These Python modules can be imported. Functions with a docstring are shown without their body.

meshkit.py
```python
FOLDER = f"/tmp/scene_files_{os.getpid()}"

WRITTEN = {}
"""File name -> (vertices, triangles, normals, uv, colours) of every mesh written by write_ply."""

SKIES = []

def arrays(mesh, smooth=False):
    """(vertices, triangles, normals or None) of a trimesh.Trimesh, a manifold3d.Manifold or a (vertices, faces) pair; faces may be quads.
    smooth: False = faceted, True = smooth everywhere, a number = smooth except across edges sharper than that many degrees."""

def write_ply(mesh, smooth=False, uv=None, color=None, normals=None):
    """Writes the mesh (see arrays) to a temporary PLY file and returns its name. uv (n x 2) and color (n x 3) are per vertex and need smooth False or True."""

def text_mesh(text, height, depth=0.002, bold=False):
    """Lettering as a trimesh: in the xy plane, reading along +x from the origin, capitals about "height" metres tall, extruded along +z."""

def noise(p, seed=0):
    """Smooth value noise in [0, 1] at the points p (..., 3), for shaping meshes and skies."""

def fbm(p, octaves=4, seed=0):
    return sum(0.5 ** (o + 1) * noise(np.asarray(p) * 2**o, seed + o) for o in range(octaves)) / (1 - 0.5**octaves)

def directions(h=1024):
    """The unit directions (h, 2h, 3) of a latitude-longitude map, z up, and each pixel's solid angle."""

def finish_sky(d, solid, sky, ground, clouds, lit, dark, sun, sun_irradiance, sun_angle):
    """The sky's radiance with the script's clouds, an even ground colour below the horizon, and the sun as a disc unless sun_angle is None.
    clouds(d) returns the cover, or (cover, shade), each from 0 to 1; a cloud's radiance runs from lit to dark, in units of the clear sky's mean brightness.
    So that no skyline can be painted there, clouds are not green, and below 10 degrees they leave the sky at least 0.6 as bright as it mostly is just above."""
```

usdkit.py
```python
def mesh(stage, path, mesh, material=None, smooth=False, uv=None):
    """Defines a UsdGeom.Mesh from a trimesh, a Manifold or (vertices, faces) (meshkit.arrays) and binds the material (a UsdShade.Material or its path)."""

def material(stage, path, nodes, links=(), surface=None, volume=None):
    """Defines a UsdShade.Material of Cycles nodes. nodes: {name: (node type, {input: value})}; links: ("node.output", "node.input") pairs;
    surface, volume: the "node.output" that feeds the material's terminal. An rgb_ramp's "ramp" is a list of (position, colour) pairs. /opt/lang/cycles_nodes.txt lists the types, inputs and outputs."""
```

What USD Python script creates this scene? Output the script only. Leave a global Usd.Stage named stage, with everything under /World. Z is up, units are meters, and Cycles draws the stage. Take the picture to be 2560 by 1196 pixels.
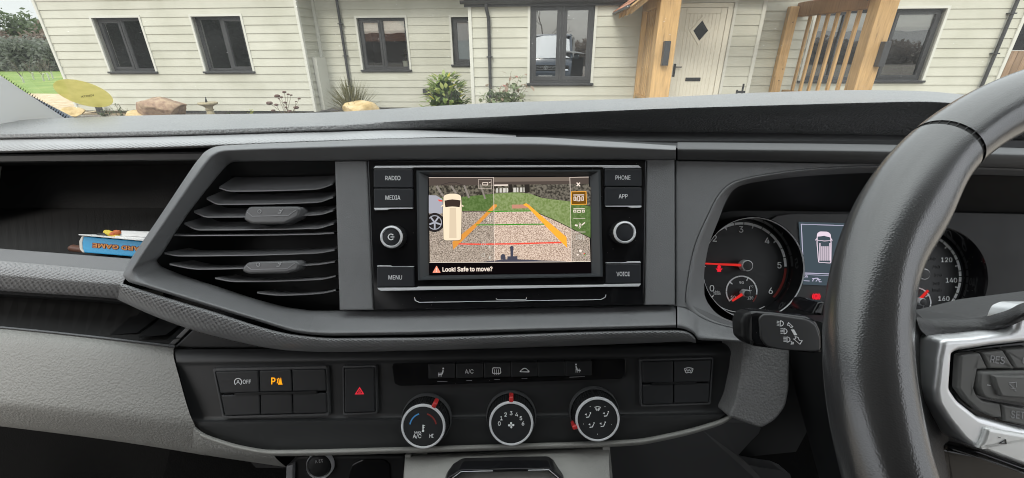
import math, random
import numpy as np
import trimesh
import mapbox_earcut
import usdkit, meshkit
from scipy.interpolate import PchipInterpolator
from shapely.geometry import Polygon, LineString, Point, box as sbox, MultiPolygon
from shapely import affinity
from shapely.ops import unary_union
from pxr import Usd, UsdGeom, UsdLux, UsdShade, Gf, Sdf

random.seed(7)
rng = np.random.default_rng(7)
stage = Usd.Stage.CreateInMemory()
UsdGeom.SetStageUpAxis(stage, "Z")
UsdGeom.Xform.Define(stage, "/World")
UsdGeom.Scope.Define(stage, "/World/Looks")

# ------------------------------------------------------------------ camera, sky, sun, exposure
EXPO = 1.17
PITCH, ROLL, FPX = 0.42115, -0.00617, 1062.3
PW, PH = 2560.0, 1196.0
EYE = np.array([0.0, 0.0, 1.55])
_c, _s = math.cos(PITCH), math.sin(PITCH)
FWD = np.array([0, _c, -_s])
_U0, _R0 = np.array([0, _s, _c]), np.array([1.0, 0, 0])
RGT = _R0 * math.cos(ROLL) + _U0 * math.sin(ROLL)
UPV = _U0 * math.cos(ROLL) - _R0 * math.sin(ROLL)
cam = UsdGeom.Camera.Define(stage, "/World/camera")
cam.CreateHorizontalApertureAttr(36.0)
cam.CreateVerticalApertureAttr(36.0 * PH / PW)
cam.CreateFocalLengthAttr(36.0 * FPX / PW)
cam.CreateClippingRangeAttr(Gf.Vec2f(0.01, 2000.0))
cam.CreateExposureAttr(EXPO)
cam.AddTransformOp().Set(Gf.Matrix4d(*RGT, 0, *UPV, 0, *(-FWD), 0, *EYE, 1))

SUN_EL, SUN_AZ = math.radians(38), math.radians(200)      # azimuth measured from +y towards +x: behind the van, a little to the left
SUN_DIR = np.array([math.sin(SUN_AZ) * math.cos(SUN_EL), math.cos(SUN_AZ) * math.cos(SUN_EL), math.sin(SUN_EL)])
dome = UsdLux.DomeLight.Define(stage, "/World/sky")
dome.GetPrim().SetCustomDataByKey("kind", "structure")
sky_mat = usdkit.material(stage, "/World/Looks/overcast_sky", {
    "sky": ("sky_texture", {"sky_type": "single_scattering", "sun_disc": False, "sun_elevation": SUN_EL, "sun_rotation": SUN_AZ, "aerosol_density": 3.0}),
    "tc": ("texture_coordinate", {}),
    "map": ("mapping", {"scale": (1.2, 1.2, 4.0)}),
    "n": ("noise_texture", {"scale": 2.2, "detail": 6, "roughness": 0.6}),
    "r": ("rgb_ramp", {"ramp": [(0.0, (0.62, 0.62, 0.62)), (0.4, (0.80, 0.80, 0.80)), (0.6, (0.97, 0.97, 0.97)), (1.0, (1, 1, 1))]}),
    "cl": ("mix", {"fac": 1.0, "mix_type": "multiply", "color2": (8.4, 8.6, 8.8)}),
    "mx": ("mix", {"fac": 0.88}),
    "sp": ("separate_xyz", {}), "gr": ("map_range", {"from_min": 0.0, "from_max": 1.0, "to_min": 0.56, "to_max": 1.68, "clamp": True}), "ov": ("mix", {"fac": 1.0, "mix_type": "multiply"}),
    "bg": ("background_shader", {"strength": 0.10}),
}, [("tc.generated", "map.vector"), ("map.vector", "n.vector"), ("n.fac", "r.fac"), ("r.color", "cl.color1"), ("sky.color", "mx.color1"), ("tc.generated", "sp.vector"), ("sp.z", "gr.value"), ("gr.result", "ov.color2"), ("cl.color", "ov.color1"), ("ov.color", "mx.color2"), ("mx.color", "bg.color")], surface="bg.background")
UsdShade.MaterialBindingAPI.Apply(dome.GetPrim()).Bind(sky_mat)
sun = UsdLux.DistantLight.Define(stage, "/World/sun")
sun.CreateNormalizeAttr(True)
sun.CreateIntensityAttr(0.22)
sun.CreateAngleAttr(18.0)
sun.CreateColorAttr(Gf.Vec3f(1.0, 0.95, 0.88))
_b = SUN_DIR / np.linalg.norm(SUN_DIR)
_r = np.cross([0, 0, 1.0], _b); _r /= np.linalg.norm(_r)
_u = np.cross(_b, _r)
sun.AddTransformOp().Set(Gf.Matrix4d(*_r, 0, *_u, 0, *_b, 0, 0, 0, 30, 1))

# ------------------------------------------------------------------ small helpers
def S(r, g, b):
    x = np.array([r, g, b], float) / 255
    return tuple(np.where(x < 0.04045, x / 12.92, ((x + 0.055) / 1.055) ** 2.4))

GAIN = 2.0 ** -EXPO
_count = {}
def numbered(path):
    k = _count.get(path, -1) + 1
    _count[path] = k
    return path if k == 0 else f"{path}_{k:03d}"

def tag(p, label=None, category=None, group=None, kind=None):
    for k, v in (("label", label), ("category", category), ("group", group), ("kind", kind)):
        if v:
            p.SetCustomDataByKey(k, v)
    return p

def thing(name, label=None, category=None, group=None, kind=None, loc=None):
    x = UsdGeom.Xform.Define(stage, numbered("/World/" + name))
    if loc is not None:
        x.AddTranslateOp().Set(Gf.Vec3d(*map(float, loc)))
    tag(x.GetPrim(), label, category, group, kind)
    return str(x.GetPath())

class MB:
    """collects world-space geometry of ONE part"""
    def __init__(self): self.v, self.f, self.n = [], [], 0
    def add(self, vf):
        v, f = vf
        v, f = np.asarray(v, float).reshape(-1, 3), np.asarray(f, int)
        if f.ndim == 2 and f.shape[1] == 4:
            f = np.vstack([f[:, [0, 1, 2]], f[:, [0, 2, 3]]])
        self.v.append(v); self.f.append(f + self.n); self.n += len(v)
        return self
    def get(self): return np.vstack(self.v), np.vstack(self.f)

def obj(parent, name, geo, mat, smooth=False, label=None, kind=None, category=None, group=None, loc=None):
    if isinstance(geo, MB): geo = geo.get()
    v, f = geo
    if loc is not None: v = v - np.asarray(loc)
    path = numbered((parent or "/World") + "/" + name)
    m = usdkit.mesh(stage, path, (v, f), M[mat], smooth=smooth)
    if loc is not None: m.AddTranslateOp().Set(Gf.Vec3d(*map(float, loc)))
    tag(m.GetPrim(), label, category, group, kind)
    return path

def W(p):
    """camera-frame metres (right, up, back) -> world"""
    p = np.asarray(p, float)
    return EYE + p[..., :1] * RGT + p[..., 1:2] * UPV - p[..., 2:3] * FWD
def uv(px, Z):
    px = np.asarray(px, float)
    return np.stack([(px[..., 0] - 1280) * Z / FPX, -(px[..., 1] - 598) * Z / FPX], -1)
def P3(px, py, Z):
    a = uv(np.array([px, py], float), Z)
    return np.array([a[0], a[1], -Z])
def area2(r):
    x, y = r[:, 0], r[:, 1]
    return float((x * np.roll(y, -1) - np.roll(x, -1) * y).sum())
def inset(ring, r):
    d = np.roll(ring, -1, 0) - ring
    d /= np.linalg.norm(d, axis=1, keepdims=True) + 1e-12
    n = np.stack([-d[:, 1], d[:, 0]], 1)
    n0 = np.roll(n, 1, 0)
    k = np.maximum(1 + (n * n0).sum(1, keepdims=True), 0.35)
    return ring + r * (n + n0) / k
def prism_uv(rings, w, depth, r=0.0, seg=3, back=True):
    """closed plate: front face at height w (towards the camera), going back by depth; the front edge rounded by r"""
    rings = [np.asarray(x, float) for x in rings]
    rings = [x if (area2(x) > 0) == (i == 0) else x[::-1] for i, x in enumerate(rings)]
    ns = [len(x) for x in rings]; N = sum(ns)
    layers = []
    if r > 0:
        for k in range(seg + 1):
            a = math.pi / 2 * k / seg
            layers.append((r * (1 - math.sin(a)), w - r * (1 - math.cos(a))))
    else:
        layers.append((0.0, w))
    layers.append((0.0, w - depth))
    V, Fc = [], []
    for off, h in layers:
        for x in rings:
            q = inset(x, off) if off > 1e-9 else x
            V.append(np.c_[q, np.full(len(q), h)])
    V = np.vstack(V)
    flat = np.vstack([inset(x, layers[0][0]) if layers[0][0] > 0 else x for x in rings])
    tri = mapbox_earcut.triangulate_float64(flat, np.cumsum(ns).astype(np.uint32)).reshape(-1, 3).astype(int)
    a, b, c = flat[tri[:, 0]], flat[tri[:, 1]], flat[tri[:, 2]]
    neg = np.cross(np.c_[b - a, np.zeros(len(a))], np.c_[c - a, np.zeros(len(a))])[:, 2] < 0
    tri[neg] = tri[neg][:, ::-1]
    if r > 0:                                                          # the flat face keeps vertices of its own, so that it stays flat
        Fc.append(tri + len(V)); V = np.vstack([V, V[:N]])
    else: Fc.append(tri)
    if back: Fc.append(tri[:, ::-1] + N * (len(layers) - 1))
    for L in range(len(layers) - 1):
        o = 0
        for n in ns:
            i = np.arange(n); j = (i + 1) % n
            A, B = L * N + o, (L + 1) * N + o
            Fc.append(np.c_[A + i, B + i, B + j]); Fc.append(np.c_[A + i, B + j, A + j])
            o += n
    return V, np.vstack(Fc)
def prism(rings, Z, depth, r=0.0, seg=3):
    if np.ndim(rings[0][0]) == 0: rings = [rings]
    v, f = prism_uv([uv(x, Z) for x in rings], -Z, depth, r, seg)
    return W(v), f
def rnd(pts, r, n=5):
    """round the corners of a polygon (pixels); r may be a list"""
    pts = np.asarray(pts, float); out = []
    rr = np.broadcast_to(r, (len(pts),))
    for i, p in enumerate(pts):
        a, b = pts[i - 1] - p, pts[(i + 1) % len(pts)] - p
        la, lb = np.linalg.norm(a), np.linalg.norm(b)
        d = min(rr[i], la * 0.49, lb * 0.49)
        if d < 1e-6: out.append(p); continue
        p0, p1 = p + a / la * d, p + b / lb * d
        for t in np.linspace(0, 1, n):
            out.append((1 - t) ** 2 * p0 + 2 * t * (1 - t) * p + t * t * p1)
    return np.array(out)
def curve(pts, n=40):
    pts = np.asarray(pts, float)
    t = np.r_[0, np.cumsum(np.linalg.norm(np.diff(pts[:, :2], axis=0), axis=1))]
    q = np.linspace(0, t[-1], n)
    return np.stack([PchipInterpolator(t, pts[:, k])(q) for k in range(pts.shape[1])], 1)
def skin(rows, n=60, sub=1, xkey=False):
    """a surface through rows of (px, py, Z); every row is resampled to n points"""
    G = []
    for r in rows:
        r = np.asarray(r, float)
        if xkey:
            t = r[:, 0]
        else:
            t = np.r_[0, np.cumsum(np.linalg.norm(np.diff(r[:, :2], axis=0), axis=1))]
        q = np.linspace(t[0], t[-1], n)
        G.append(np.stack([PchipInterpolator(t, r[:, k])(q) for k in range(3)], 1))
    G = np.array(G)
    if sub > 1:
        t = np.arange(len(G)); q = np.linspace(0, len(G) - 1, (len(G) - 1) * sub + 1)
        G = PchipInterpolator(t, G, axis=0)(q)
    m = len(G)
    a = uv(G[..., :2], G[..., 2])
    V = W(np.concatenate([a, -G[..., 2:3]], -1).reshape(-1, 3))
    i, j = np.meshgrid(np.arange(m - 1), np.arange(n - 1), indexing="ij")
    q = np.stack([i * n + j, (i + 1) * n + j, (i + 1) * n + j + 1, i * n + j + 1], -1).reshape(-1, 4)
    return V, np.vstack([q[:, [0, 1, 2]], q[:, [0, 2, 3]]])
def knurl(rows, n, sub, pu, nv, amp):
    """like skin, with small pyramids raised along it: pu pixels long, nv across"""
    G = []
    for r in rows:
        r = np.asarray(r, float); t = np.r_[0, np.cumsum(np.linalg.norm(np.diff(r[:, :2], axis=0), axis=1))]; q = np.linspace(t[0], t[-1], n)
        G.append(np.stack([PchipInterpolator(t, r[:, k])(q) for k in range(3)], 1))
    G = np.array(G); t = np.arange(len(G)); q = np.linspace(0, len(G) - 1, (len(G) - 1) * sub + 1); G = PchipInterpolator(t, G, axis=0)(q)
    m = len(G); L = np.r_[0, np.cumsum(np.linalg.norm(np.diff(G[m // 2, :, :2], axis=0), axis=1))]
    tw = lambda x: np.abs((x % 1) * 2 - 1) * 2 - 1
    h = tw(L[None, :] / pu) * tw(np.linspace(0, nv, m)[:, None]); h[0] = h[-1] = 0; h[:, 0] = h[:, -1] = 0
    G[..., 2] -= amp * h
    V = W(np.concatenate([uv(G[..., :2], G[..., 2]), -G[..., 2:]], -1).reshape(-1, 3))
    i, j = np.meshgrid(np.arange(m - 1), np.arange(n - 1), indexing="ij"); q = np.stack([i * n + j, (i + 1) * n + j, (i + 1) * n + j + 1, i * n + j + 1], -1).reshape(-1, 4)
    return V, np.vstack([q[:, [0, 1, 2]], q[:, [0, 2, 3]]])
def lathe(px, py, Z, prof, n=64, knurl=0, kamp=0.0, krows=()):
    """prof: (radius m, height m towards the camera); centre at pixel px, py of depth Z"""
    c = P3(px, py, Z)
    t = np.arange(n) * 2 * math.pi / n
    V = []
    for i, (r, h) in enumerate(prof):
        rr = np.full(n, r)
        if knurl and i in krows: rr = r + kamp * np.where((np.arange(n) * knurl // n * 2 + (np.arange(n) * knurl * 2 // n)) % 2 == 0, 1, -1) * 0.5
        V.append(np.stack([c[0] + rr * np.cos(t), c[1] + rr * np.sin(t), np.full(n, c[2] + h)], 1))
    m = len(prof)
    V = np.vstack(V)
    i, j = np.meshgrid(np.arange(m - 1), np.arange(n), indexing="ij")
    j2 = (j + 1) % n
    q = np.stack([i * n + j, i * n + j2, (i + 1) * n + j2, (i + 1) * n + j], -1).reshape(-1, 4)
    F = [np.vstack([q[:, [0, 1, 2]], q[:, [0, 2, 3]]])]
    k = np.arange(1, n - 1)
    F.append(np.c_[np.full(n - 2, (m - 1) * n), (m - 1) * n + k, (m - 1) * n + k + 1])
    return W(V), np.vstack(F)
def shapes(g):
    if g.is_empty: return []
    return [x for x in getattr(g, "geoms", [g]) if x.geom_type == "Polygon" and x.area > 1e-9]
def flat(g, Z, t=0.0003):
    """thin print from a shapely shape drawn in pixels; its face lies at depth Z, its back t behind"""
    mb = MB()
    for x in shapes(g):
        rings = [np.array(x.exterior.coords)[:-1]] + [np.array(h.coords)[:-1] for h in x.interiors]
        mb.add(prism(rings, Z, t))
    return mb
def line(pts, w=2.0, cap=2): return LineString(pts).buffer(w / 2, cap_style=cap, join_style=2)
def rect(x0, y0, x1, y1): return sbox(min(x0, x1), min(y0, y1), max(x0, x1), max(y0, y1))
def ring(cx, cy, r, w): return Point(cx, cy).buffer(r + w / 2, 32).difference(Point(cx, cy).buffer(r - w / 2, 32))
def arc(cx, cy, r, a0, a1, w=2.0, n=30):
    t = np.radians(np.linspace(a0, a1, n))
    return line(np.c_[cx + r * np.cos(t), cy + r * np.sin(t)], w)
_tc = {}
def text(s, cx, cy, hpx, wpx=None, rot=0.0, bold=False, mirror=False):
    """lettering as a shapely shape in pixels, centred on cx, cy"""
    key = (s, bold)
    if key not in _tc:
        m = meshkit.text_mesh(s, 1.0, 0.1, bold)
        v, f = np.asarray(m.vertices), np.asarray(m.faces)
        top = v[:, 2] > 0.05
        tris = [Polygon(v[t][:, :2]) for t in f if top[t].all()]
        _tc[key] = unary_union([t.buffer(0.004) for t in tris if t.area > 1e-9])
    g = _tc[key]
    x0, y0, x1, y1 = g.bounds
    g = affinity.translate(g, -(x0 + x1) / 2, -(y0 + y1) / 2)
    sx = hpx if wpx is None else wpx / (x1 - x0)
    g = affinity.scale(g, (-sx if mirror else sx), -hpx, origin=(0, 0))
    return affinity.translate(affinity.rotate(g, rot, origin=(0, 0)), cx, cy)
def boxg(p0, p1):
    """axis-aligned box in whatever frame the caller maps"""
    x0, y0, z0 = p0; x1, y1, z1 = p1
    V = np.array([[x, y, z] for z in (z0, z1) for y in (y0, y1) for x in (x0, x1)], float)
    F = np.array([[0, 2, 3, 1], [4, 5, 7, 6], [0, 1, 5, 4], [2, 6, 7, 3], [0, 4, 6, 2], [1, 3, 7, 5]])
    return V, np.vstack([F[:, [0, 1, 2]], F[:, [0, 2, 3]]])
def bevbox(size, r):
    """box centred at the origin with chamfered edges"""
    hx_, hy_, hz_ = np.asarray(size, float) / 2
    r = min(r, hx_ * .9, hy_ * .9, hz_ * .9)
    pts = []
    for sx in (-1, 1):
        for sy in (-1, 1):
            for sz in (-1, 1):
                pts += [(sx * hx_, sy * (hy_ - r), sz * (hz_ - r)), (sx * (hx_ - r), sy * hy_, sz * (hz_ - r)), (sx * (hx_ - r), sy * (hy_ - r), sz * hz_)]
    h = trimesh.convex.convex_hull(np.array(pts))
    return np.array(h.vertices), np.array(h.faces)
def tube(pts, rad, n=8, caps=True):
    p = np.asarray(pts, float); m = len(p)
    rad = np.broadcast_to(rad, (m,))
    t = np.gradient(p, axis=0); t /= np.linalg.norm(t, axis=1, keepdims=True) + 1e-12
    a = np.cross(t[0], [0.3, 0.2, 0.93]); a /= np.linalg.norm(a) + 1e-12
    V = []
    ang = np.arange(n) * 2 * math.pi / n
    for i in range(m):
        a = a - t[i] * (a @ t[i]); a /= np.linalg.norm(a) + 1e-12
        b = np.cross(t[i], a)
        V.append(p[i] + rad[i] * (np.cos(ang)[:, None] * a + np.sin(ang)[:, None] * b))
    V = np.vstack(V)
    i, j = np.meshgrid(np.arange(m - 1), np.arange(n), indexing="ij"); j2 = (j + 1) % n
    q = np.stack([i * n + j, i * n + j2, (i + 1) * n + j2, (i + 1) * n + j], -1).reshape(-1, 4)
    F = [q[:, [0, 1, 2]], q[:, [0, 2, 3]]]
    if caps:
        k = np.arange(1, n - 1)
        F += [np.c_[np.zeros(n - 2, int), k + 1, k], np.c_[np.full(n - 2, (m - 1) * n), (m - 1) * n + k, (m - 1) * n + k + 1]]
    return V, np.vstack(F)

# ------------------------------------------------------------------ materials
M = {}
def mat(name, nodes, links, surface="p.BSDF"):
    M[name] = usdkit.material(stage, "/World/Looks/" + name, nodes, links, surface=surface)
def plain(name, col, rough=0.5, metal=0.0, spec=0.5, coat=0.0):
    mat(name, {"p": ("principled_bsdf", {"base_color": col, "roughness": rough, "metallic": metal, "specular_ior_level": spec, "coat_weight": coat})}, [])
def grain(name, col, rough=0.55, scale=900.0, bump=0.25, dist=0.0004, var=0.12, spec=0.5, vor=False, rvar=0.06, ior=1.5, coat=0.0, coatbump=False):
    n = {"g": ("geometry", {}), "p": ("principled_bsdf", {"specular_ior_level": spec, "ior": ior, "coat_weight": coat, "coat_roughness": 0.15, "coat_ior": 1.75}),
         "n2": ("noise_texture", {"scale": 14.0, "detail": 4.0, "roughness": 0.6}),
         "c": ("rgb_ramp", {"ramp": [(0.3, tuple(np.array(col) * (1 - var))), (0.7, tuple(np.array(col) * (1 + var)))]}),
         "rr": ("map_range", {"from_min": 0.3, "from_max": 0.7, "to_min": rough - rvar, "to_max": rough + rvar}),
         "b": ("bump", {"strength": bump, "distance": dist})}
    if vor:
        n["w"] = ("noise_texture", {"scale": scale * 0.5, "detail": 1.0})
        n["wm"] = ("vector_math", {"math_type": "scale", "scale": 0.7 / scale})
        n["wa"] = ("vector_math", {"math_type": "add"})
        n["t"] = ("voronoi_texture", {"scale": scale, "feature": "smooth_f1", "smoothness": 0.25})
        L = [("g.position", "w.vector"), ("w.color", "wm.vector1"), ("wm.vector", "wa.vector1"), ("g.position", "wa.vector2"), ("wa.vector", "t.vector"), ("t.distance", "b.height")]
        n["b"][1]["invert"] = True
    else:
        n["t"] = ("noise_texture", {"scale": scale, "detail": 2.0, "roughness": 0.6})
        L = [("g.position", "t.vector"), ("t.fac", "b.height")]
    L += [("g.position", "n2.vector"), ("n2.fac", "c.fac"), ("n2.fac", "rr.value"), ("rr.result", "p.roughness"), ("c.color", "p.base_color"), ("b.normal", "p.normal")]
    if coatbump: L += [("b.normal", "p.coat_normal")]
    mat(name, n, L)
def emit(name, rgb, k=1.0):
    mat(name, {"e": ("emission", {"color": S(*rgb), "strength": GAIN * k * 1.12})}, [], "e.emission")

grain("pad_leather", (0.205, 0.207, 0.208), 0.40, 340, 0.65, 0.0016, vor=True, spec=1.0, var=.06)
grain("dash_plastic", (0.062, 0.063, 0.065), 0.52, 1500, 0.35, 0.0003)
grain("frame_plastic", (0.180, 0.183, 0.188), 0.46, 1100, 0.45, 0.0005, var=.05)
grain("dark_plastic", (0.008, 0.0083, 0.0087), 0.50, 1500, 0.25, 0.0003, spec=0.3)
grain("panel_plastic", (0.024, 0.0247, 0.0255), 0.50, 1500, 0.25, 0.0003)
grain("button_plastic", (0.013, 0.0138, 0.0152), 0.50, 1800, 0.15, 0.0002)
grain("key_plastic", (0.015, 0.0165, 0.020), 0.45, 1800, 0.15, 0.0002)
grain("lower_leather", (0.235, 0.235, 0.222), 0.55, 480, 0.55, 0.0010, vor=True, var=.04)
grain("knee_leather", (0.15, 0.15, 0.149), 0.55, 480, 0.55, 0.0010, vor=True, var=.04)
grain("console_plastic", (0.29, 0.287, 0.268), 0.60, 700, 0.5, 0.0006)
grain("wheel_leather", (0.010, 0.010, 0.0105), 0.40, 1300, 0.20, 0.00025, vor=True, spec=0.35, rvar=0.06, ior=1.5, coat=0.9, coatbump=True)
grain("spoke_leather", (0.040, 0.040, 0.041), 0.45, 1100, 0.25, 0.0004, vor=True)
grain("shelf_lining", (0.030, 0.030, 0.030), 0.95, 600, 0.6, 0.0010, spec=0.1)
grain("fabric_lining", (0.0045, 0.0045, 0.0045), 0.95, 600, 0.6, 0.0010, spec=0.05)
mat("gloss_black", {"g": ("geometry", {}), "v": ("voronoi_texture", {"scale": 230.0}), "lt": ("math", {"math_type": "less_than", "value2": 0.075}), "n": ("noise_texture", {"scale": 18.0, "detail": 3.0}), "gt": ("math", {"math_type": "greater_than", "value2": 0.54}), "an": ("math", {"math_type": "multiply"}), "c": ("mix", {"color1": (0.004, 0.004, 0.0045), "color2": (0.16, 0.155, 0.145)}), "r": ("map_range", {"from_min": 0.3, "from_max": 0.7, "to_min": 0.05, "to_max": 0.13}), "p": ("principled_bsdf", {"specular_ior_level": 0.4})},
    [("g.position", "v.vector"), ("v.distance", "lt.value1"), ("g.position", "n.vector"), ("n.fac", "gt.value1"), ("lt.value", "an.value1"), ("gt.value", "an.value2"), ("an.value", "c.fac"), ("c.color", "p.base_color"), ("n.fac", "r.value"), ("r.result", "p.roughness")])
plain("screen_frame", (0.045, 0.050, 0.054), 0.35)
plain("chrome", (0.72, 0.73, 0.75), 0.25, 0.15)
plain("satin_silver", (0.80, 0.81, 0.82), 0.42, 0.9)
plain("button_silver", (0.76, 0.77, 0.76), 0.45, 0.7)
plain("wheel_button", (0.15, 0.15, 0.145), 0.5)
plain("slat_plastic", (0.095, 0.095, 0.098), 0.34, 0, 0.8); plain("stalk_plastic", (0.035, 0.035, 0.036), 0.38, 0, 0.6)
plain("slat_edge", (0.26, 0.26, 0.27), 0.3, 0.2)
plain("white_print", (0.85, 0.86, 0.87), 0.5)
plain("grey_print", (0.36, 0.36, 0.37), 0.5)
plain("faint_print", (0.05, 0.05, 0.052), 0.5)
plain("blue_print", (0.08, 0.30, 0.62), 0.5)
plain("red_print", (0.50, 0.03, 0.03), 0.4)
plain("dark_red_print", (0.22, 0.03, 0.025), 0.5)
plain("pillar_trim", (0.62, 0.62, 0.62), 0.6)
plain("frit_black", (0.004, 0.004, 0.004), 0.4)
plain("rubber", (0.012, 0.012, 0.012), 0.7)
emit("amber_light", (255, 165, 30), 1.1)
emit("red_light", (235, 40, 55), 0.9)
emit("hazard_light", (225, 50, 65), 0.8)
emit("needle_red", (225, 50, 45), 0.75)
grain("knurled_silver", (0.24, 0.243, 0.248), 0.38, 1500, 0.15, 0.0002, spec=0.8, var=.05)
grain("knurled_bright", (0.36, 0.363, 0.367), 0.38, 1500, 0.15, 0.0002, spec=0.8, var=.05)
def pane(name, ior, tint=(0.93, 0.95, 0.94), rough=0.0):
    mat(name, {"f": ("fresnel", {"IOR": ior}), "t": ("transparent_bsdf", {"color": tint}), "g": ("glossy_bsdf", {"color": (1, 1, 1), "roughness": rough}), "m": ("mix_closure", {})},
        [("f.fac", "m.fac"), ("t.BSDF", "m.closure1"), ("g.BSDF", "m.closure2")], "m.closure")
mat("windscreen_glass", {"g": ("geometry", {}), "v": ("voronoi_texture", {"scale": 55.0}), "lt": ("math", {"math_type": "less_than", "value2": 0.035}), "n": ("noise_texture", {"scale": 9.0, "detail": 5.0}), "dr": ("map_range", {"from_min": 0.35, "from_max": 0.75, "to_min": 0.002, "to_max": 0.011, "clamp": True}), "k": ("math", {"math_type": "multiply_add", "value2": 0.45}), "f": ("fresnel", {"IOR": 1.35}), "t": ("transparent_bsdf", {"color": (0.92, 0.95, 0.92)}), "gl": ("glossy_bsdf", {"color": (1, 1, 1), "roughness": 0.0}), "m": ("mix_closure", {}), "d": ("translucent_bsdf", {"color": (0.75, 0.75, 0.72)}), "m2": ("mix_closure", {})},
    [("g.position", "v.vector"), ("g.position", "n.vector"), ("v.distance", "lt.value1"), ("n.fac", "dr.value"), ("lt.value", "k.value1"), ("dr.result", "k.value3"), ("f.fac", "m.fac"), ("t.BSDF", "m.closure1"), ("gl.BSDF", "m.closure2"), ("k.value", "m2.fac"), ("m.closure", "m2.closure1"), ("d.BSDF", "m2.closure2")], "m2.closure")
pane("window_glass", 2.5, (0.93, 0.94, 0.94))
pane("dial_glass", 1.25, (0.97, 0.97, 0.97))
# ------------------------------------------------------------------ the van: dashboard
VAN = thing("camper_van", "blue-grey camper van seen from its front seats, with dark dashboard and lit reversing screen", "van")
XS = [-500, 0, 400, 800, 1000, 1250, 1500, 1700, 1900, 2150, 2300, 2420, 2600, 3000]
def row(y, Z, xs=XS):
    y = np.broadcast_to(y, (len(xs),)); Z = np.broadcast_to(Z, (len(xs),))
    return np.c_[xs, y, Z]
sil = np.array([316, 301, 288, 282, 271, 257, 249.5, 241.5, 232, 225.5, 228, 238, 256, 300.])
cre = np.array([341, 331, 322, 309, 301, 290, 277, 269, 263, 256, 253, 259, 278, 325.])
low = np.array([357, 347, 340, 328, 323, 326, 330, 332, 334, 338, 341, 345, 352, 362.])
zlow = np.array([.492, .492, .492, .492, .505, .54, .56, .565, .565, .565, .565, .565, .565, .565])
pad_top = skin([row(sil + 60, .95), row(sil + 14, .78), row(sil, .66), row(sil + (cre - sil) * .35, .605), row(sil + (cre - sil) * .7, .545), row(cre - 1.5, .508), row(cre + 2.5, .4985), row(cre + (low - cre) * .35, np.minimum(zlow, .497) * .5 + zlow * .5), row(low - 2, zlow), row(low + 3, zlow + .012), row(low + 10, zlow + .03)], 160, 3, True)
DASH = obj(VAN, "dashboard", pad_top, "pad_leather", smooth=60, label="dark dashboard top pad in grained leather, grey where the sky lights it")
# second step below the hood on the right, running behind the frame's top bar
XR = [900, 1150, 1400, 1700, 1900, 2150, 2420, 2600, 3000]
step = np.array([326, 329, 331, 334, 336, 340, 347, 354, 364.])
led = np.array([352, 350, 354, 366, 368, 371, 377, 382, 392.])
bot = np.array([402, 402, 402, 400, 403, 409, 418, 424, 436.])
hood = skin([row(step - 3, .575, XR), row(step, .553, XR), row(step + 4, .545, XR), row(led - 8, .50, XR), row(led + 4, .47, XR)], 100, 2, True)
obj(DASH, "hood_step", hood, "dash_plastic", smooth=45)
xr = XR[3:]; xr[0] = 1694
hl = skin([row(led[3:] - 10, .455, xr), row(led[3:] - 6, .42, xr), row(led[3:] - 1, .392, xr), row(led[3:] + 4, .3785, xr), row(led[3:] + 9, .3765, xr), row(bot[3:] - 4, .383, xr), row(bot[3:], .387, xr), row(bot[3:] + 4, .43, xr)], 90, 3, True)
obj(DASH, "hood_ledge", hl, "dash_plastic", smooth=45)
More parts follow.
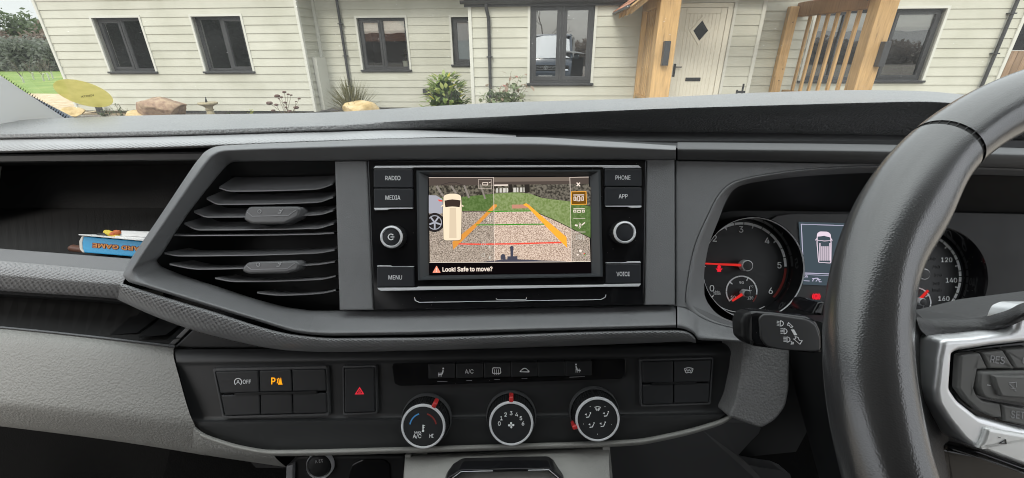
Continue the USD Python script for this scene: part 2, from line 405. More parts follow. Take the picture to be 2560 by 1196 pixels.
# silver knurled strip under the pad on the passenger side
XL = [-500, 0, 400, 800, 1000, 1150, 1290]
t0 = np.array([359, 349, 341, 330, 327.5, 333, 341.])
t1 = np.array([376, 367, 357, 348, 343.5, 341.5, 342.5])
t2 = np.array([389, 378, 368, 353, 346.5, 343, 343.5])
obj(DASH, "trim_strip", knurl([row(t0 - 3, .52, XL), row(t0, .497, XL), row(t1, .478, XL), row(t2, .474, XL), row(t2 + 6, .50, XL)], 700, 8, 15, 8, .0007), "knurled_bright", smooth=50, label="pale knurled trim strip under the dashboard pad")
# backing so that nothing shows through the gaps
obj(DASH, "dash_core", prism([(575, 352), (3000, 352), (3000, 1000), (2060, 1000), (1990, 1130), (1500, 1180), (640, 1170), (480, 1000), (440, 880), (400, 700), (450, 620), (575, 420)], .50, .02), "dark_plastic")
# open shelf in front of the passenger
lip_t = [(-500, 583), (0, 622), (180, 636), (345, 649)]
shelf = MB()
shelf.add(skin([[(-500, 350, .525), (0, 350, .525), (560, 335, .525)], [(-500, 376, .505), (0, 384, .505), (560, 374, .505)], [(-500, 392, .492), (0, 388, .492), (560, 381, .492)], [(-500, 408, .50), (0, 405, .50), (560, 398, .50)], [(-500, 420, .62), (0, 417, .62), (560, 410, .62)], [(-500, 520, .62), (0, 520, .62), (560, 520, .62)], [(-500, 640, .452), (0, 658, .452), (560, 690, .452)]], 50, 1))
obj(DASH, "open_shelf", shelf, "shelf_lining", label="deep open shelf lined in black")
obj(DASH, "shelf_upper_lip", skin([[(-500, 388, .490), (0, 386, .490), (560, 379, .490)], [(-500, 396, .486), (0, 391, .486), (560, 384, .486)], [(-500, 408, .488), (0, 404, .488), (560, 398, .488)], [(-500, 411, .50), (0, 407, .50), (560, 401, .50)]], 40, 1), "dash_plastic", smooth=40)
lip_a = skin([[(-500, 612, .470), (0, 650, .470), (345, 678, .470)], [(-500, 588, .4555), (0, 625, .4555), (338, 651, .4555)], [(-500, 585, .4540), (0, 622, .4540), (336, 648, .4540)], [(-500, 590, .451), (0, 628, .451), (332, 655, .451)], [(-500, 612, .440), (0, 652, .440), (322, 680, .440)]], 60, 3)
obj(DASH, "shelf_lip", lip_a, "frame_plastic", smooth=50, label="smooth grey front lip of the open shelf")
lip_b = knurl([[(-500, 612, .4402), (0, 652, .4402), (322, 680, .4402)], [(-500, 630, .4345), (0, 671, .4345), (312, 698, .4345)], [(-500, 645, .4325), (0, 687, .4325), (306, 712, .4325)], [(-500, 652, .4345), (0, 694, .4345), (304, 719, .4345)],
            [(-500, 678, .452), (0, 720, .452), (296, 744, .452)], [(-500, 690, .470), (0, 732, .470), (296, 756, .470)]], 420, 8, 14, 10, .0010)
obj(DASH, "lip_trim", lip_b, "knurled_silver", smooth=50, label="knurled trim along the front lip of the open shelf")
obj(DASH, "tray_ceiling", skin([[(-500, 690, .456), (0, 728, .456), (330, 752, .456), (520, 800, .45)], [(-500, 700, .45), (0, 735, .447), (330, 758, .447), (520, 806, .44)], [(-500, 706, .47), (0, 741, .47), (330, 764, .47), (520, 812, .46)], [(-500, 700, .60), (0, 735, .60), (330, 745, .60), (520, 780, .60)]], 50, 1), "dark_plastic", smooth=40)
# ribbed rubber mat of the lower tray
matrows = [[(-500, 700, .60), (0, 705, .60), (330, 722, .59), (560, 740, .58)], [(-500, 786, .428), (0, 824, .428), (330, 858, .428), (480, 873, .428)]]
obj(DASH, "lower_tray", skin(matrows, 30, 1), "rubber")
def tray_pt(x, y):
    k = np.clip((y - 715) / (850 - 715), 0, 1); return (x, y, .595 - k * .165 - .004)
for x0 in range(-240, 420, 72):
    y0 = 778 + (x0 + 60) * .075
    q = [tray_pt(x0 + 92, y0 - 36), tray_pt(x0 + 160, y0 - 30), tray_pt(x0 + 78, y0 + 30), tray_pt(x0 + 10, y0 + 36)]
    mb = MB(); v = np.array([P3(*p) for p in q]); mb.add((W(np.vstack([v, v + [0, -.001, -.004]])), np.array([[0, 3, 2], [0, 2, 1], [0, 4, 7], [0, 7, 3], [3, 7, 6], [3, 6, 2], [2, 6, 5], [2, 5, 1], [1, 5, 4], [1, 4, 0]])))
    obj(DASH, "mat_rib", mb, "dark_plastic")
# grey lower panel in front of the passenger
lowp = skin([[(-500, 784, .432), (0, 822, .432), (434, 869, .432)], [(-500, 782, .424), (0, 821, .424), (435, 870, .424)], [(-500, 800, .412), (0, 840, .412), (433, 886, .412)], [(-500, 880, .404), (0, 920, .404), (448, 945, .404)],
             [(-500, 955, .400), (0, 1000, .400), (474, 1035, .400)], [(-500, 972, .403), (0, 1020, .403), (489, 1070, .403)], [(-500, 1000, .43), (0, 1056, .43), (281, 1092, .43), (500, 1128, .43)], [(-500, 1010, .46), (0, 1066, .46), (281, 1102, .46), (520, 1140, .46)]], 90, 3)
obj(DASH, "passenger_panel", lowp, "lower_leather", smooth=50, label="light grey grained panel below the tray")
obj(DASH, "panel_welt", skin([[(-500, 783, .430), (0, 820, .430), (436, 868, .430)], [(-500, 779, .425), (0, 816, .425), (437, 864, .425)], [(-500, 782, .421), (0, 819.5, .421), (437, 867.5, .421)], [(-500, 785, .426), (0, 823, .426), (437, 871, .426)]], 60, 1), "frame_plastic", smooth=60)
tail = skin([[(487, 1066, .404), (510, 1083, .404), (598, 1113, .404), (684, 1127, .404)], [(484, 1072, .400), (508, 1090, .400), (596, 1120, .400), (684, 1134, .400)], [(482, 1090, .405), (520, 1118, .405), (600, 1138, .405), (690, 1146, .405)], [(480, 1130, .44), (520, 1138, .44), (598, 1150, .44), (714, 1167, .44)], [(480, 1131, .50), (520, 1139, .50), (598, 1151, .50), (714, 1168, .50)]], 40, 3)
obj(DASH, "panel_return", tail, "lower_leather", smooth=50)
# triangular end cheek of the tray
obj(DASH, "tray_cheek", prism([(436, 867), (500, 806), (640, 800), (900, 850), (1860, 842), (1862, 866), (760, 872), (442, 872)], .428, .04, .002), "dark_plastic", smooth=40)
obj(DASH, "tray_cheek_edge", prism([(414, 868), (478, 806), (492, 806), (430, 870)], .432, .05, .001), "dash_plastic")

# ------------------------------------------------------------------ frame round vent and screen
fo_ = np.array([(1690, 365), (1500, 353), (1300, 343), (1000, 347), (800, 354), (620, 361), (545, 366), (514, 379), (494, 401), (399, 542), (319, 662), (309, 687), (319, 703), (370, 720), (520, 766), (640, 802), (745, 833), (790, 838), (835, 840), (1000, 838), (1300, 829.5), (1690, 820)], float)
fi_ = np.array([(1690, 401), (1500, 401), (1300, 401), (1000, 402), (800, 403), (640, 404), (588, 405), (572, 411), (560, 422), (466, 541), (404, 637), (393, 652), (399, 663), (440, 682), (560, 722), (660, 754), (735, 771), (790, 777), (840, 777), (1000, 775), (1300, 769), (1690, 762)], float)
wgt = np.zeros(22); wgt[10:13] = (.2, .5, .8); wgt[13:] = 1
tq = np.linspace(0, 21, 21 * 9 + 1); ff = []
for f_, za, zb_ in ((0.0, .445, .445), (0.0, .4000, .380), (.03, .3965, .3745), (.08, .3915, .3712), (.13, .3865, .3710), (.19, .3770, .3722), (.245, .3724, .3740), (.30, .3713, .3756), (.38, .3722, .3785), (.90, .3850, .3960), (.97, .3872, .3995), (1.0, .3900, .4020), (1.0, .445, .445)):
    p_ = fo_ * (1 - f_) + fi_ * f_; z_ = za * (1 - wgt) + zb_ * wgt
    q_ = np.stack([PchipInterpolator(np.arange(22), c)(tq) for c in (p_[:, 0], p_[:, 1], z_)], 1); ff.append(q_)
ff = np.array(ff); fv = W(np.concatenate([uv(ff[..., :2], ff[..., 2]), -ff[..., 2:]], -1).reshape(-1, 3))
m_, n_ = ff.shape[:2]; ii, jj = np.meshgrid(np.arange(m_ - 1), np.arange(n_ - 1), indexing="ij")
fq = np.stack([ii * n_ + jj, (ii + 1) * n_ + jj, (ii + 1) * n_ + jj + 1, ii * n_ + jj + 1], -1).reshape(-1, 4)
FR = obj(VAN, "vent_frame", (fv, np.vstack([fq[:, [0, 1, 2]], fq[:, [0, 2, 3]]])), "frame_plastic", smooth=50, label="angular grey frame round the air vent and the screen")
te = [(1693, 763), (1722, 771), (1770, 798), (1820, 814), (1885, 822)]; be = [(1693, 820.5), (1735, 836), (1746, 850), (1800, 853), (1885, 858)]
te, be = curve(te, 30), curve(be, 30)
obj(FR, "frame_end", skin([np.c_[te, np.full(30, .43)], np.c_[te, np.full(30, .394)], np.c_[te * .95 + be * .05, np.full(30, .3905)], np.c_[te * .5 + be * .5, np.full(30, .378)], np.c_[te * .14 + be * .86, np.full(30, .3715)], np.c_[te * .05 + be * .95, np.full(30, .3722)], np.c_[be, np.full(30, .376)], np.c_[be, np.full(30, .43)]], 40, 3), "frame_plastic", smooth=50)
kn = knurl([[(302, 708, .380), (520, 775, .378), (740, 837, .378), (835, 845, .378), (1000, 844, .378), (1690, 825, .378), (1715, 828, .378), (1738, 846, .378)],
           [(300, 714, .373), (520, 783, .3705), (740, 843, .3705), (835, 851, .3705), (1000, 850, .3705), (1690, 831, .3705), (1713, 833, .3705), (1739, 850, .3705)],
           [(298, 730, .377), (520, 808, .375), (740, 860, .375), (835, 866, .375), (1000, 864, .375), (1690, 843, .375), (1712, 844, .375), (1740, 853, .375)],
           [(294, 746, .392), (520, 832, .392), (740, 874, .392), (835, 877, .392), (1000, 874, .392), (1690, 851, .392), (1712, 851, .392), (1740, 856, .392)],
           [(292, 748, .42), (520, 836, .42), (740, 878, .42), (835, 881, .42), (1000, 878, .42), (1690, 855, .42), (1712, 854, .42), (1740, 858, .42)]], 760, 9, 14, 9, .0009)
obj(FR, "knurled_trim", kn, "knurled_silver", smooth=50, label="knurled silver trim along the frame's lower edge")
obj(FR, "left_pillar", prism(np.array([(836, 404), (917, 402), (934, 776), (848, 776)], float), .3855, .05, .0016, 3), "frame_plastic", smooth=40)
obj(FR, "right_pillar", prism(np.array([(1617, 400), (1687, 400), (1688, 763), (1612, 763)], float), .3855, .05, .0012, 3), "frame_plastic", smooth=40)

# ------------------------------------------------------------------ air vent
vent_back = MB()
vent_back.add(prism([(540, 400), (850, 400), (850, 810), (600, 810), (385, 700), (376, 655), (452, 541), (535, 420)], .452, .01))
vent_back.add(skin([[(560, 404, .39), (838, 404, .39)], [(575, 440, .40), (838, 436, .40)], [(590, 470, .45), (838, 466, .45)]], 20, 1))
VENT = obj(VAN, "air_vent", vent_back, "dark_plastic", label="tall angular air vent of nine black slats, left of the screen")
slats = [([(548, 470), (577, 478), (788, 473), (831, 461)], 36), ([(517, 497), (548, 511), (791, 506), (832, 494)], 26), ([(485, 530), (520, 543), (795, 537), (833, 527)], 22), ([(461, 560), (499, 575), (791, 571), (834, 560)], 20),
         ([(432, 588), (462, 589.5), (790, 585.5), (835, 583)], 6), ([(411, 634), (450, 640), (788, 633), (836, 626)], 14), ([(424, 661), (499, 673), (788, 662), (837, 655)], 10), ([(538, 696), (591, 704), (795, 699), (839, 691)], 9), ([(643, 732), (703, 738), (795, 734), (840, 726)], 7)]
for k, (e, h) in enumerate(slats):
    e = np.array(e, float)
    zf = .3885
    back = e.copy(); back[:, 1] -= h; back[:, 0] = 1280 + (back[:, 0] - 1280) * .93
    # a blade: front edge, top surface going back, under surface
    rows = [np.c_[back + [0, 5], np.full(4, .408)], np.c_[back, np.full(4, .408)], np.c_[e - [0, 2.6], np.full(4, zf + .0012)], np.c_[e - [0, 1.2], np.full(4, zf)], np.c_[e + [0, 1.0], np.full(4, zf)], np.c_[e + [0, 2.4], np.full(4, zf + .0015)], np.c_[back + [0, 5], np.full(4, .408)]]
    obj(VENT, "slat", skin(rows, 40, 1), "slat_plastic", smooth=25)
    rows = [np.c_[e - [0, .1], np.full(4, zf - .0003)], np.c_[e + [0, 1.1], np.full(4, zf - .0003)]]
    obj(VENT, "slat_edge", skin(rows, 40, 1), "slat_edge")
for pts_, z in (([(622, 517), (744, 516), (752, 522), (746, 544), (712, 560), (630, 561), (608, 550), (612, 528)], .382), ([(618, 656), (740, 652), (750, 660), (744, 676), (716, 684), (622, 686), (605, 680), (606, 668)], .382)):
    obj(VENT, "adjuster_tab", prism(rnd(pts_, 5, 4), z, .014, .0022, 4), "slat_plastic", smooth=40)
    q = np.array(pts_, float); c = q.mean(0)
    obj(VENT, "tab_rib", flat(line([(c[0] - 60, c[1] - 6), (c[0] - 48, c[1] + 4), (c[0] + 42, c[1] + 2), (c[0] + 62, c[1] - 12)], 1.6), z - .0004, .0004), "slat_edge")
    obj(VENT, "tab_symbol", flat(unary_union([Point(c[0] - 30, c[1] - 8).buffer(5).difference(Point(c[0] - 30, c[1] - 8).buffer(3.6)), line([(c[0] + 16, c[1] - 4), (c[0] + 22, c[1] - 4), (c[0] + 28, c[1] - 14)], 2.0), line([(c[0] + 20, c[1] - 12), (c[0] + 26, c[1] - 8)], 2.0)]), z - .0004, .0004), "grey_print")

# ------------------------------------------------------------------ infotainment unit
Z0 = .384
INF = obj(VAN, "infotainment_unit", prism([rnd([(918, 401), (1616, 401), (1611, 762), (934, 777)], 4), np.array([(1048, 432), (1495.5, 430), (1500, 688), (1051, 696)], float)], Z0, .045, .0012, 3), "gloss_black", smooth=40, label="gloss black infotainment panel with buttons, two knobs and a colour screen")
def key(pts_, legend, cx, cy, h, w, z=Z0 - .0026):
    obj(INF, "button", prism(rnd(pts_, 3, 3), z, .004, .0006, 2), "key_plastic", smooth=40)
    obj(INF, "lettering", flat(text(legend, cx, cy, h, w), z - .0002, .0002), "white_print")
key([(934, 423), (1031, 423), (1032, 469.5), (934, 469.5)], "RADIO", 982, 445.5, 10.5, 38)
key([(934, 472), (1032, 472), (1032, 518), (935, 519)], "MEDIA", 982, 494.5, 10.5, 37)
key([(1512, 422), (1604, 422), (1604, 466), (1512, 466)], "PHONE", 1557.5, 444.5, 10.5, 37)
key([(1512, 469), (1604, 469), (1604, 514), (1512, 514)], "APP", 1558, 491, 10.5, 22)
key([(942, 669), (1034, 669), (1035, 717), (943, 718)], "MENU", 988, 694, 10.5, 34)
key([(1515, 661), (1602, 660), (1602, 708), (1515, 710)], "VOICE", 1558, 685.5, 10.5, 33)
def chrome_bar(pts_, z=Z0 - .0022): obj(INF, "chrome_strip", prism(pts_, z, .003, .0004, 2), "chrome", smooth=30)
chrome_bar([(933, 421), (938, 415), (1596, 413), (1604, 420), (1510, 420.5), (1507, 418), (1034, 419), (1030, 421)])
chrome_bar([(934, 520), (1032, 519.5), (1031, 522.5), (975, 523), (967, 525.5), (937, 526)])
chrome_bar([(1513, 515), (1604, 514.5), (1604, 518), (1600, 520), (1578, 520.5), (1570, 517.5), (1516, 517.5)])
chrome_bar([(943, 667.5), (943, 664.5), (974, 664), (980, 666.5), (1034, 666), (1034, 668)])
chrome_bar([(1515, 659), (1515, 657), (1564, 656.5), (1570, 654), (1600, 653.5), (1602, 656), (1602, 658.5)])
chrome_bar([(943, 720), (1040, 719.5), (1044, 717.5), (1508, 712.5), (1512, 711), (1602, 709.5), (1602, 712), (1597, 717), (1500, 718), (952, 728), (945, 724)])
# disc slot outline
obj(INF, "slot_outline", flat(unary_union([line([(1036, 744), (1038, 752), (1048, 756.5), (1502, 749.5), (1513, 744), (1515, 737)], 1.6), line([(1240, 746), (1243, 750), (1315, 749), (1317, 744)], 1.2)]), Z0 - .0006, .0006), "chrome")
for (cx, cy, pw) in ((989, 593, True), (1552, 582, False)):
    zb = Z0
    obj(INF, "knob_grip", lathe(cx, cy, zb, [(.0100, -.001), (.0104, .001), (.0104, .0115), (.0098, .0128)], 192, 48, .0004, (1, 2)), "dark_plastic")
    obj(INF, "knob_ring", lathe(cx, cy, zb, [(.0098, .0122), (.0098, .0136), (.0093, .0146), (.0083, .0150), (.0078, .0142), (.0076, .0128)], 72), "chrome", smooth=40)
    obj(INF, "knob_face", lathe(cx, cy, zb, [(.0077, .0134), (.0070, .0140), (.003, .0143)], 48), "key_plastic", smooth=60)
    if pw:
        zz = zb - .0146; sc = (1 / (1 - .0146 / zb)); fx, fy = 1280 + (cx - 1280) * sc, 598 + (cy - 598) * sc
        obj(INF, "power_symbol", flat(unary_union([arc(fx, fy, 7, 40, 320, 2.2), line([(fx - 1, fy), (fx + 8, fy)], 2.2)]), zz, .0003), "white_print")
# screen: bevelled frame round a recessed display
fo = [(1047, 431), (1496, 429), (1501, 689), (1050, 697)]; fi = [(1071, 442), (1473, 442), (1478, 684), (1073, 689)]
bez = MB()
zi = Z0 + .004
for a in range(4):
    b = (a + 1) % 4
    q = [P3(*fo[a], Z0 - .003), P3(*fo[b], Z0 - .003), P3(*fi[b], zi), P3(*fi[a], zi)]
    bez.add((W(np.array(q)), np.array([[0, 1, 2], [0, 2, 3]])[:, ::-1]))
q = [fo, [(1041, 427), (1501, 425), (1507, 692), (1045, 701)]]
bez.add(prism([np.array(q[1], float), np.array(q[0], float)], Z0 - .003, .004))
obj(INF, "screen_bezel", bez, "screen_frame")
# --- what the screen shows: flat lit layers
ZS = Z0 + .0036
_lay = [0]
def zc(x, y): return (x / 3.9875 + 1040, y / 3.9875 + 420)
def zp(pts_): return Polygon([zc(*p) for p in pts_])
def scr(name, g, m, lift=None):
    if lift is None: _lay[0] += 1; lift = _lay[0]
    for x in (shapes(g) if name in ("screen_lawn", "screen_gravel", "screen_outline") else [g] if shapes(g) else []): obj(INF, name, flat(x, ZS - .00009 * lift, .00004), m)
for n, c, k in (("scr_black", (14, 10, 12), .8), ("scr_sky", (118, 106, 96), 1), ("scr_sky2", (84, 74, 68), 1), ("scr_trees", (74, 66, 58), 1), ("scr_lawn", (126, 146, 92), 1), ("scr_lawn_dim", (84, 116, 58), 1), ("scr_edge", (48, 44, 40), 1), ("scr_hedge", (92, 86, 78), 1),
                ("scr_green", (70, 150, 50), 1), ("scr_red", (240, 84, 68), 1), ("scr_orange", (255, 178, 60), 1), ("scr_orange_dim", (222, 150, 66), 1), ("scr_brick", (196, 140, 118), 1), ("scr_white", (248, 232, 218), 1), ("scr_van", (244, 226, 196), 1), ("scr_van_shade", (222, 202, 174), 1), ("scr_glass", (62, 50, 44), 1), ("scr_car", (168, 168, 178), 1), ("scr_tyre", (44, 40, 40), 1), ("scr_tow", (72, 72, 86), 1), ("scr_amber_dim", (112, 76, 24), 1), ("scr_warn", (244, 150, 124), 1), ("scr_trunk", (140, 132, 124), 1), ("scr_light", (210, 206, 196), 1)):
    emit(n, c, k)
def noisy(name, c0, c1, scale, k=1.0):
    mat(name, {"g": ("geometry", {}), "n": ("noise_texture", {"scale": scale, "detail": 1.0, "roughness": 0.5}), "r": ("rgb_ramp", {"ramp": [(.36, S(*c0)), (.62, S(*c1))]}), "e": ("emission", {"strength": GAIN * k})}, [("g.position", "n.vector"), ("n.fac", "r.fac"), ("r.color", "e.color")], "e.emission")
noisy("scr_gravel", (160, 132, 114), (248, 224, 204), 1300)
noisy("scr_gravel_dim", (118, 104, 92), (208, 192, 176), 1300)
noisy("scr_trees", (56, 52, 46), (124, 118, 104), 420)
noisy("scr_hedge", (64, 60, 54), (124, 118, 106), 520)
noisy("scr_lawn", (122, 142, 82), (150, 166, 112), 500)
noisy("scr_lawn_dim", (86, 112, 58), (108, 132, 78), 500)
left_ov = zp([(100, 60), (777, 60), (781, 960), (100, 960)]); right_ov = zp([(1533, 60), (1760, 60), (1760, 960), (1548, 960)]); ov = unary_union([left_ov, right_ov])
scr("screen", Polygon(fi), "scr_black")
view = zp([(128, 97), (1722, 90), (1738, 938), (138, 945)])
scr("screen_canopy", view.intersection(zp([(100, 60), (1760, 60), (1760, 170), (100, 185)])), "scr_sky2")
scr("screen_sky", view.intersection(zp([(770, 60), (1533, 60), (1533, 130), (772, 140)])), "scr_sky")
scr("screen_trees", view.intersection(zp([(100, 178), (1760, 160), (1760, 300), (100, 320)])), "scr_trees")
scr("screen_light_gap", zp([(780, 168), (918, 166), (918, 178), (780, 180)]), "scr_white")
scr("screen_light_gap", zp([(790, 205), (1080, 196), (1130, 240), (800, 248)]).intersection(unary_union([rect(*zc(800 + i * 34, 190), *zc(816 + i * 34 + (i % 3) * 5, 250)) for i in range(10)])), "scr_light")
lawn = zp([(130, 300), (460, 290), (800, 256), (1000, 244), (1130, 256), (1250, 300), (1530, 335), (1740, 385), (1740, 700), (1548, 605), (1250, 462), (1140, 432), (460, 434), (130, 440)])
scr("screen_lawn", lawn, "scr_lawn"); scr("screen_lawn", lawn.intersection(ov), "scr_lawn_dim")
hedge_s = zp([(1180, 172), (1530, 160), (1740, 190), (1740, 380), (1530, 335), (1290, 302), (1190, 262)])
scr("screen_hedge", hedge_s, "scr_hedge")
gra = zp([(130, 436), (460, 434), (1140, 432), (1250, 462), (1548, 605), (1742, 700), (1742, 938), (130, 945)]).intersection(view)
scr("screen_gravel", gra, "scr_gravel"); scr("screen_gravel", gra.intersection(ov), "scr_gravel_dim")
scr("screen_edging", unary_union([line([zc(130, 438), zc(460, 434), zc(760, 433)], 1.6), line([zc(1220, 452), zc(1400, 530), zc(1548, 605), zc(1735, 698)], 1.8)]), "scr_edge")
for a, b, w_ in (((205, 180), (300, 330), 7), ((350, 180), (410, 270), 6), ((480, 175), (530, 300), 6), ((640, 165), (690, 310), 5)):
    scr("screen_trunk", line([zc(*a), zc(*b)], w_ * .8), "scr_trunk", 12)
for x in (940, 1105): scr("screen_trunk", line([zc(x, 165), zc(x + 4, 246)], 9 if x < 1000 else 13), "scr_edge", 12)
scr("screen_towbar", zp([(640, 938), (900, 912), (1010, 912), (1500, 932), (1500, 938)]).union(zp([(912, 882), (1010, 880), (1014, 918), (908, 920)])).union(zp([(938, 800), (972, 800), (966, 885), (944, 885)])).union(Point(zc(955, 797)).buffer(4.7)).union(Point(zc(868, 880)).buffer(5.2)).union(zp([(845, 880), (890, 880), (895, 915), (845, 915)])), "scr_tow", 13)
scr("screen_brick", zp([(955, 368), (1135, 364), (1142, 402), (957, 406)]), "scr_brick", 13)
scr("screen_car", Polygon([zc(*p) for p in ((128, 272), (200, 275), (262, 310), (275, 440), (240, 460), (128, 452))]), "scr_car", 14)
scr("screen_tyre", Point(zc(186, 545)).buffer(24).intersection(view), "scr_tyre", 15)
scr("screen_wheel", unary_union([Point(zc(186, 545)).buffer(18).difference(Point(zc(186, 545)).buffer(16))] + [line([zc(186, 545), (zc(186, 545)[0] + 17 * math.cos(a), zc(186, 545)[1] + 17 * math.sin(a))], 4) for a in np.arange(5) * 2 * math.pi / 5 + .3]).intersection(view), "scr_car", 16)
scr("screen_taillight", zp([(215, 315), (262, 322), (262, 338), (230, 334)]), "scr_red", 16)
scr("guide_line", zp([(362, 738), (372, 814), (445, 745), (640, 550), (806, 384), (806, 366), (776, 364), (600, 545)]), "scr_orange_dim", 17)
scr("guide_line", zp([(1066, 368), (1098, 352), (1136, 380), (1500, 690), (1508, 800), (1450, 742), (1290, 580), (1112, 392)]), "scr_orange", 17)
scr("guide_line", line([zc(712, 437), zc(1145, 430)], 2.6), "scr_green", 18); scr("guide_line", line([zc(600, 569), zc(1278, 562)], 2.8), "scr_green", 18)
scr("guide_line", line([zc(425, 758), zc(640, 762), zc(1000, 757), zc(1448, 744)], 3.6), "scr_red", 18)
body = Polygon(rnd([zc(*p) for p in ((276, 275), (330, 258), (400, 258), (448, 275), (456, 420), (448, 716), (420, 722), (300, 724), (274, 716), (268, 420))], 5))
scr("van_icon", body.buffer(1.0), "scr_tyre", 19); scr("van_icon", body, "scr_van", 20)
scr("van_icon", zp([(336, 400), (398, 400), (404, 700), (330, 700)]), "scr_van_shade", 21)
scr("van_icon", zp([(284, 326), (362, 314), (444, 324), (436, 392), (362, 386), (292, 392)]), "scr_glass", 21)
scr("van_icon", zp([(246, 384), (268, 368), (270, 380), (258, 388)]).union(zp([(458, 368), (478, 382), (466, 388), (456, 380)])), "scr_van", 21)
scr("screen_outline", unary_union([line([zc(232, 270), zc(276, 215), zc(250, 170), zc(330, 148), zc(400, 148), zc(470, 172), zc(446, 225), zc(492, 262), zc(455, 282)], .9), line([zc(240, 270), zc(268, 288)], .9), line([zc(268, 712), zc(230, 742), zc(268, 775)], .9)]), "scr_tyre", 19)
scr("screen_border", unary_union([line([zc(128, 97), zc(774, 95), zc(782, 936)], .9), line([zc(1722, 92), zc(1534, 94), zc(1552, 934)], .9), line([zc(134, 945), zc(1742, 936)], 1.1)]), "scr_white", 22)
scr("toolbar_icon", line([zc(1602, 148), zc(1634, 182)], 2.6).union(line([zc(1634, 148), zc(1602, 182)], 2.6)), "scr_white", 23)
scr("toolbar_icon", zp([(1546, 236), (1698, 234), (1702, 366), (1548, 368)]), "scr_amber_dim", 23)
b_ = zp([(1546, 236), (1698, 234), (1702, 366), (1548, 368)]); scr("toolbar_icon", b_.difference(b_.buffer(-1.6)), "scr_orange", 24)
def carlet(x, y, w_, h_): r_ = rect(*zc(x - w_, y - h_), *zc(x + w_, y + h_)); return r_.buffer(.6).difference(r_.buffer(-.9))
scr("toolbar_icon", unary_union([line([zc(1568, 271), zc(1676, 270)], 1.8), carlet(1583, 308, 9, 18), carlet(1622, 306, 10, 24), carlet(1662, 306, 9, 18), line([zc(1600, 295), zc(1602, 330)], 1, 1), line([zc(1643, 295), zc(1645, 330)], 1, 1)]), "scr_white", 25)
scr("toolbar_icon", unary_union([line([zc(1570, 409), zc(1682, 408)], 1.8), carlet(1583, 432, 12, 10), carlet(1626, 434, 16, 10), carlet(1668, 432, 12, 10)]), "scr_white", 25)
scr("toolbar_icon", unary_union([line([zc(1568, 503), zc(1686, 502)], .9), line([zc(1570, 640), zc(1690, 640)], .9), line([zc(1584, 572), zc(1612, 576)], 4), arc(*zc(1612, 576), 5, -60, 60, 1.2), arc(*zc(1612, 576), 8, -60, 60, 1.2), line([zc(1652, 572), zc(1684, 545)], 2.6)]), "scr_white", 25)
scr("toolbar_icon", unary_union([carlet(1636, 690, 12, 20), line([zc(1604, 672), zc(1604, 714), zc(1592, 714)], 1.4), line([zc(1668, 672), zc(1668, 714), zc(1682, 714)], 1.4)]), "scr_light", 25)
scr("toolbar_icon", Point(zc(1640, 828)).buffer(3.6).union(Point(zc(1612, 866)).buffer(2.4)), "scr_white", 25)
scr("toolbar_icon", unary_union([zp([(622, 114), (752, 112), (756, 206), (624, 208)]).difference(zp([(622, 114), (752, 112), (756, 206), (624, 208)]).buffer(-.6)), carlet(690, 160, 26, 12), line([zc(726, 150), zc(744, 142)], 1.4)]), "scr_white", 25)
scr("toolbar_icon", unary_union([zp([(700, 512), (728, 488), (728, 532)]).difference(zp([(700, 512), (728, 488), (728, 532)]).buffer(-.8)), line([zc(740, 480), zc(740, 538)], .9)]), "scr_white", 25)
scr("toolbar_icon", unary_union([ring(*zc(672, 765), 5, 1), text("A", *zc(672, 765), 4), zp([(722, 795), (738, 770), (744, 795)]), zp([(655, 862), (685, 845), (685, 893), (655, 880)]).difference(zp([(655, 862), (685, 845), (685, 893), (655, 880)]).buffer(-.9)), zp([(722, 905), (738, 872), (744, 905)])]), "scr_light", 25)
scr("toolbar_icon", Polygon([zc(1668, 850), zc(1684, 850), zc(1676, 868)]), "scr_red", 26); scr("toolbar_icon", Point(zc(1684, 868)).buffer(2.0), "scr_green", 26)
scr("warning_triangle", Polygon(rnd([zc(205, 974), zc(246, 1046), zc(164, 1048)], 2)), "scr_warn", 23)
scr("warning_triangle", line([zc(205, 1000), zc(205, 1022)], 1.6, 1).union(Point(zc(205, 1034)).buffer(1.0)), "scr_white", 24)
scr("lettering", text("Look! Safe to move?", *zc(513, 1010), 10.6, 125, -.6, True), "scr_white", 24)

# ------------------------------------------------------------------ climate panel
ZC = .402
cl = skin([[(437, 874, .425), (900, 871, .425), (1859, 857, .425)], [(438, 884, .414), (900, 881, .414), (1857, 868, .414)], [(441, 905, .409), (900, 900, .409), (1856, 884, .409)], [(444, 918, .4105), (900, 912, .4105), (1854, 897, .4105)], [(478, 1040, .4105), (900, 1034, .4105), (1824, 1018, .4105)],
           [(483, 1052, .4085), (900, 1047, .4085), (1817, 1032, .4085)], [(488, 1057, .4045), (900, 1052, .4045), (1812, 1037, .4045)], [(495, 1066, .405), (900, 1062, .405), (1800, 1046, .405)],
           [(506, 1083, .412), (598, 1112, .412), (682, 1124, .412), (1590, 1100, .412), (1660, 1088, .412), (1770, 1062, .412)]], 90, 3)
CLI = obj(VAN, "climate_panel", cl, "panel_plastic", smooth=40, label="black climate control panel with three dials and rows of switches")
def btn(pts_, z=.4045, r=2.5, m="button_plastic"): obj(CLI, "switch", prism(rnd(pts_, r, 3), z, .008, .0009, 3), m, smooth=40)
def ink(g, z=.4045, m="white_print", name="symbol"): obj(CLI, name, flat(g, z - .0002, .0002), m)
obj(CLI, "switch_well", prism([rnd([(531, 922), (818, 916), (823, 1040), (556, 1047)], 6), rnd([(537, 929), (814, 923), (817, 1034), (560, 1041)], 5)], .406, .006, .0006, 2), "dash_plastic", smooth=40)
